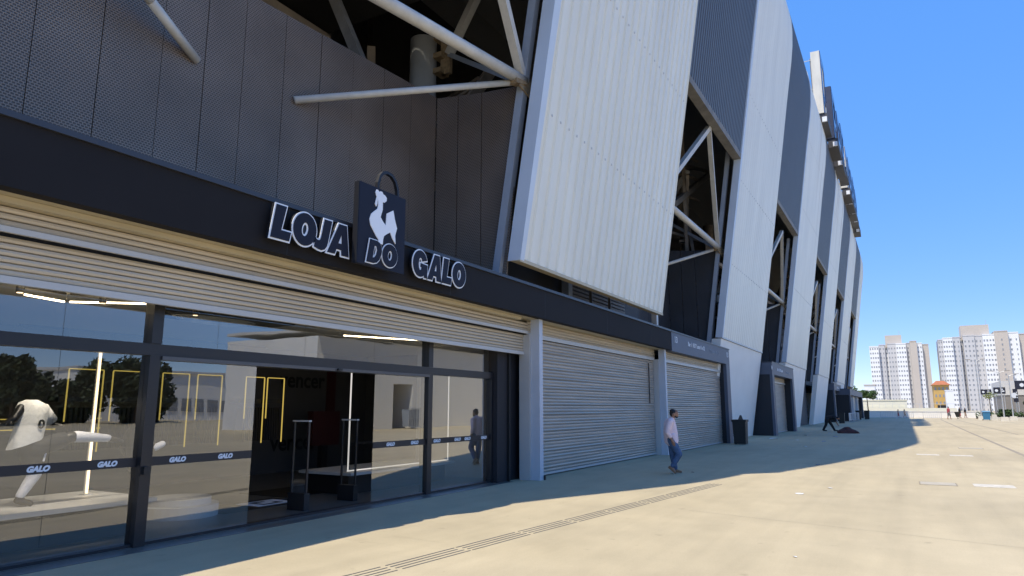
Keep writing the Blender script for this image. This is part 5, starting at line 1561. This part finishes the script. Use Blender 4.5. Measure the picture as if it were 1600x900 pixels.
# low buildings behind the wall
def wins(parent, wall_x, pts, w, h, frame=True):
    """one window shared by all, each placed as its own part"""
    first = None
    for (y, z) in pts:
        if first is None:
            first = MB().box(wall_x - 0.02, wall_x + 0.15, y - w / 2, y + w / 2, z - h / 2, z + h / 2).build('window', M['tower_window'], parent, origin=(wall_x, y, z))
            if frame:
                f = MB()
                f.box(wall_x - 0.06, wall_x - 0.022, y - w / 2 - 0.06, y - w / 2, z - h / 2 - 0.06, z + h / 2 + 0.06).box(wall_x - 0.06, wall_x - 0.022, y + w / 2, y + w / 2 + 0.06, z - h / 2 - 0.06, z + h / 2 + 0.06)
                f.box(wall_x - 0.06, wall_x - 0.022, y - w / 2, y + w / 2, z - h / 2 - 0.06, z - h / 2).box(wall_x - 0.06, wall_x - 0.022, y - w / 2, y + w / 2, z + h / 2, z + h / 2 + 0.06)
                f.box(wall_x - 0.05, wall_x - 0.022, y - 0.03, y + 0.03, z - h / 2, z + h / 2)
        else:
            c = first.copy()
            COL.objects.link(c)
            c.location = Vector((wall_x, y, z)) - wloc(parent)
bt = thing('building', 'low cream walled building behind the white wall, left of the pale tower', 'building', (260, 4, 0))
MB().box(260, 275, -0.6, 16, -2, 4.0).build('wall', M['wall_cream'], bt)
MB().box(259.8, 275.2, -0.8, 16.2, 4.003, 4.3).build('parapet', M['wall_cream'], bt)
MB().box(258, 259.5, -14, 16, -2, 1.6).build('front_wall', M['wall_cream'], bt)
b = MB()
for i in range(16):
    b.tube((258.2, 15 - i * 1.9, 1.6), (258.2, 15 - i * 1.9, 2.9), 0.05, n=5)
b.tube((258.2, 15.2, 2.9), (258.2, -14, 2.9), 0.05, n=5)
b.build('railing', M['barrier'], bt)
bt = thing('building', 'small pale flat roofed block between trees and the left tower', 'building', (330, 12, 0))
MB().box(330, 340, 10.5, 14.5, 0, 11.0).build('wall', M['tower_white'], bt)
MB().box(329.8, 340.2, 10.3, 14.7, 11.003, 11.4).build('roof', M['tower_beige'], bt)
wins(bt, 330, [(11.5, 8.5), (13.4, 8.5)], 0.9, 1.0)
yb = thing('house', 'ochre yellow house with clay tiled roof between the two towers', 'house', (300, -13, 0))
MB().box(300, 312, -14.6, -9.6, -2, 10.0).build('wall', M['yellow'], yb)
MB().hexa([(299.2, -15.1, 10.0), (312.8, -15.1, 10.0), (312.8, -9.1, 10.0), (299.2, -9.1, 10.0)], [(304, -13.4, 11.6), (308, -13.4, 11.6), (308, -10.8, 11.6), (304, -10.8, 11.6)]).build('roof', M['tile'], yb)
wins(yb, 300, [(-10.3 - 1.2 * i, 8.6 - 2.6 * j) for i in range(4) for j in range(3)], 0.55, 1.0)
MB().box(299.7, 299.98, -13.9, -10.4, -0.2, 2.6).build('garage_door', M['portal_dark'], yb)
t = thing('building', 'narrow blank white gable block between ochre house and right tower', 'building', (290, -14, 0))
MB().box(290, 296, -15.2, -12.9, -2, 7.6).build('wall', M['tower_white'], t)
MB().box(289.9, 296.1, -15.3, -12.8, 7.603, 7.9).build('coping', M['tower_white'], t)
# grey commercial block with dark signs at the right
gb = thing('building', 'grey rendered commercial block with pale upper band at the right edge', 'building', (150, -24, 0))
MB().box(150, 165, -60, -15.2, 0, 3.9).build('wall', M['grey_wall'], gb)
MB().box(149.9, 165, -60, -15.1, 3.905, 6.4).build('upper_band', M['pale_band'], gb)
def dark_sign(x, y0, y1, z0, z1, label):
    t = thing('sign_board', label, 'sign', (x, (y0 + y1) / 2, z0), 'dark sign boards by the grey block')
    MB().box(x, x + 0.2, y0, y1, z0, z1).build('board', M['sign_dark'], t)
    w = abs(y1 - y0)
    b = MB()
    b.tube((x - 0.012, y1 - w * 0.25, (z0 + z1) / 2), (x - 0.004, y1 - w * 0.25, (z0 + z1) / 2), (z1 - z0) * 0.22, n=8)
    b.box(x - 0.012, x - 0.004, y0 + w * 0.1, y0 + w * 0.42, z0 + (z1 - z0) * 0.3, z0 + (z1 - z0) * 0.5)
    b.box(x - 0.012, x - 0.004, y0 + w * 0.2, y0 + w * 0.36, z0 + (z1 - z0) * 0.62, z0 + (z1 - z0) * 0.78)
    b.build('symbol', M['decal'], t)
    for y in (y0 + 0.25, y1 - 0.25):
        MB().tube((x + 0.1, y, 0), (x + 0.1, y, z0), 0.05, n=8).build('post', M['barrier'], t)
dark_sign(146, -13.3, -11.7, 4.0, 4.85, 'small black sign board with white symbol, left of the grey block')
dark_sign(146, -15.3, -13.6, 4.1, 5.2, 'middle black sign board with white symbol, on the pale band')
dark_sign(146, -20.6, -16.7, 4.8, 6.3, 'largest black sign board with white symbols, at the right edge')
dark_sign(132, -15.35, -14.75, 2.6, 4.6, 'narrow dark upright sign between the lamp posts')

# apartment towers
def tower(label, x, y0, secs, floors, fh, zroof, block, w0):
    """secs: (left, right, material, set-back, number of window columns); y runs to the right from y0"""
    t = thing('apartment_tower', label, 'apartment tower', (x, y0, 0))
    cells = []
    for (a, c, m, back, cols, dz) in secs:
        xf = x + back
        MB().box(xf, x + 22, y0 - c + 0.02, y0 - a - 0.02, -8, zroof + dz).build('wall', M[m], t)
        MB().box(xf - 0.15, x + 22, y0 - c + 0.0, y0 - a - 0.0, zroof + dz + 0.003, zroof + dz + 0.5).build('parapet', M[m], t)
        for k in range(cols):
            yy = y0 - a - (c - a) * (k + 0.5) / cols
            for f in range(floors):
                cells.append((xf, yy, zroof - 1.9 - f * fh, 1 if (cols >= 3 or k % 2 == 0) else 0.75))
    fw = None
    for (xf, yy, zz, sc) in cells:
        if fw is None:
            fw = MB().box(-0.08, 0.1, -w0 / 2, w0 / 2, -0.5, 0.5).build('window', M['tower_window'], t, origin=(0, 0, 0))
            fr = MB().box(-0.16, -0.085, -w0 / 2, w0 / 2, -0.62, -0.5).box(-0.14, -0.085, -0.06, 0.06, -0.5, 0.5).build('frame', M['win_frame'], fw, origin=(0, 0, 0))
            fr.location = (0, 0, 0)
            o = fw
        else:
            o = fw.copy()
            COL.objects.link(o)
        o.parent = t
        o.location = Vector((xf, yy, zz)) - Vector(t.location)
        o.scale = (1, sc * random.choice((0.9, 1, 1, 1.1)), random.choice((0.85, 1, 1, 1)))
    a, c, z1, m = block
    MB().box(x + 3, x + 15, y0 - c, y0 - a, zroof - 1, z1).build('lift_house', M[m], t)
    MB().tube((x + 4, y0 - c + 1, z1), (x + 4, y0 - c + 1, z1 + 2.5), 0.12, n=6).build('antenna', M['barrier'], t)
    MB().box(x + 5, x + 9, y0 - secs[-3][1] + 0.5, y0 - secs[-3][0] - 0.2, zroof + 0.6, zroof + 2.4).build('water_tank', M['tower_beige'], t)
tower('pale stepped apartment tower left of the ochre house', 450, 15.4,
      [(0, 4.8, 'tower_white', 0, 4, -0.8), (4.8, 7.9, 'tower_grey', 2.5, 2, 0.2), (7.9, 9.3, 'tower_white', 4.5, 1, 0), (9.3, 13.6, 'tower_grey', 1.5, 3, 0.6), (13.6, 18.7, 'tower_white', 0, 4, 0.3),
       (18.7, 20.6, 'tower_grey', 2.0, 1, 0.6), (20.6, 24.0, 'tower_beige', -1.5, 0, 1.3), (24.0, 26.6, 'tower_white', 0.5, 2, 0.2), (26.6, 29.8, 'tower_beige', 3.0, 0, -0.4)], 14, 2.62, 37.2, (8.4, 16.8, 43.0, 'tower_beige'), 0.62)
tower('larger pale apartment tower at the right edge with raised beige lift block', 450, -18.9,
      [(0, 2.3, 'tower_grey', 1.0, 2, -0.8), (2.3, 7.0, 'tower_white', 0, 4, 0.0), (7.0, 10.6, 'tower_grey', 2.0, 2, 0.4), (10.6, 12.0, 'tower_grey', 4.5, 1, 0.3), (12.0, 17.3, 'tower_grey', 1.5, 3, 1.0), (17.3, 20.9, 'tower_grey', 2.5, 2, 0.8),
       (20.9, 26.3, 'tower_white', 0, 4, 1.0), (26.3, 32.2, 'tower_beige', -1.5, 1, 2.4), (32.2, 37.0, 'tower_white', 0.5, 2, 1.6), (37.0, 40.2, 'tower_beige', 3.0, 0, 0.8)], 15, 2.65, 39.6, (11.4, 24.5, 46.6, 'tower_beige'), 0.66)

# ------------------------------------------------------------------ across the plaza (seen mirrored in the shop glass)
wb = thing('warehouse', 'long white warehouse across the plaza, mirrored in the shop glass', 'building', (55, -22, 0))
MB().box(37, 45.7, -30, -20, 0, 7.0).build('wall', M['wall_white'], wb)
MB().box(48.3, 95, -30, -20.01, 0, 7.4).build('wall', M['wall_white'], wb)
MB().box(45.7, 48.3, -30, -20.02, 3.7, 7.2).build('lintel', M['wall_white'], wb)
MB().box(45.7, 48.3, -24, -23.8, 0, 3.7).build('doorway', M['portal_dark'], wb)
MB().box(36.9, 95.1, -30, -19.6, 7.41, 7.6).build('roof', M['pale_band'], wb)
t = thing('bottle_cage', 'wire cage trolley of pale bottles at the dark warehouse doorway', 'trolley', (47.4, -19.3, 0))
b = MB()
for i in range(9):
    b.tube((46.6 + i * 0.2, -19.0, 0.15), (46.6 + i * 0.2, -19.0, 1.7), 0.02, n=5)
for z in (0.15, 0.9, 1.7):
    b.tube((46.6, -19.0, z), (48.2, -19.0, z), 0.025, n=5)
b.build('cage', M['barrier'], t)
MB().box(46.7, 48.1, -19.8, -19.05, 0.2, 1.6).build('crate', M['decal_dim'], t)
wl = thing('warehouse', 'low white hall with dark windows beyond the warehouse, mirrored in the glass', 'building', (60, -72, 0))
MB().box(48, 95, -84, -72, 0, 6.5).build('wall', M['wall_white'], wl)
MB().box(47.8, 95.2, -84.2, -71.7, 6.503, 6.9).build('roof', M['pale_band'], wl)
for i in range(8):
    MB().box(56 + i * 2.2, 57.5 + i * 2.2, -71.98, -71.9, 1.2, 3.0).build('window', M['tower_window'], wl)
for i in range(18):
    x = -2 + i * 3.1 + random.uniform(-0.8, 0.8)
    y = -57 - random.uniform(0, 7)
    h = 5.6 + 1.6 * math.sin(i * 1.7) + random.uniform(-0.5, 0.8)
    tree(x, y, h, 2.6 + random.uniform(-0.3, 0.6), 'dark broad tree in the belt across the plaza, mirrored in the shop glass', 'leaf_dark', 14, 'dark trees across the plaza', flat=1.05, leafn=230, ls=0.34)
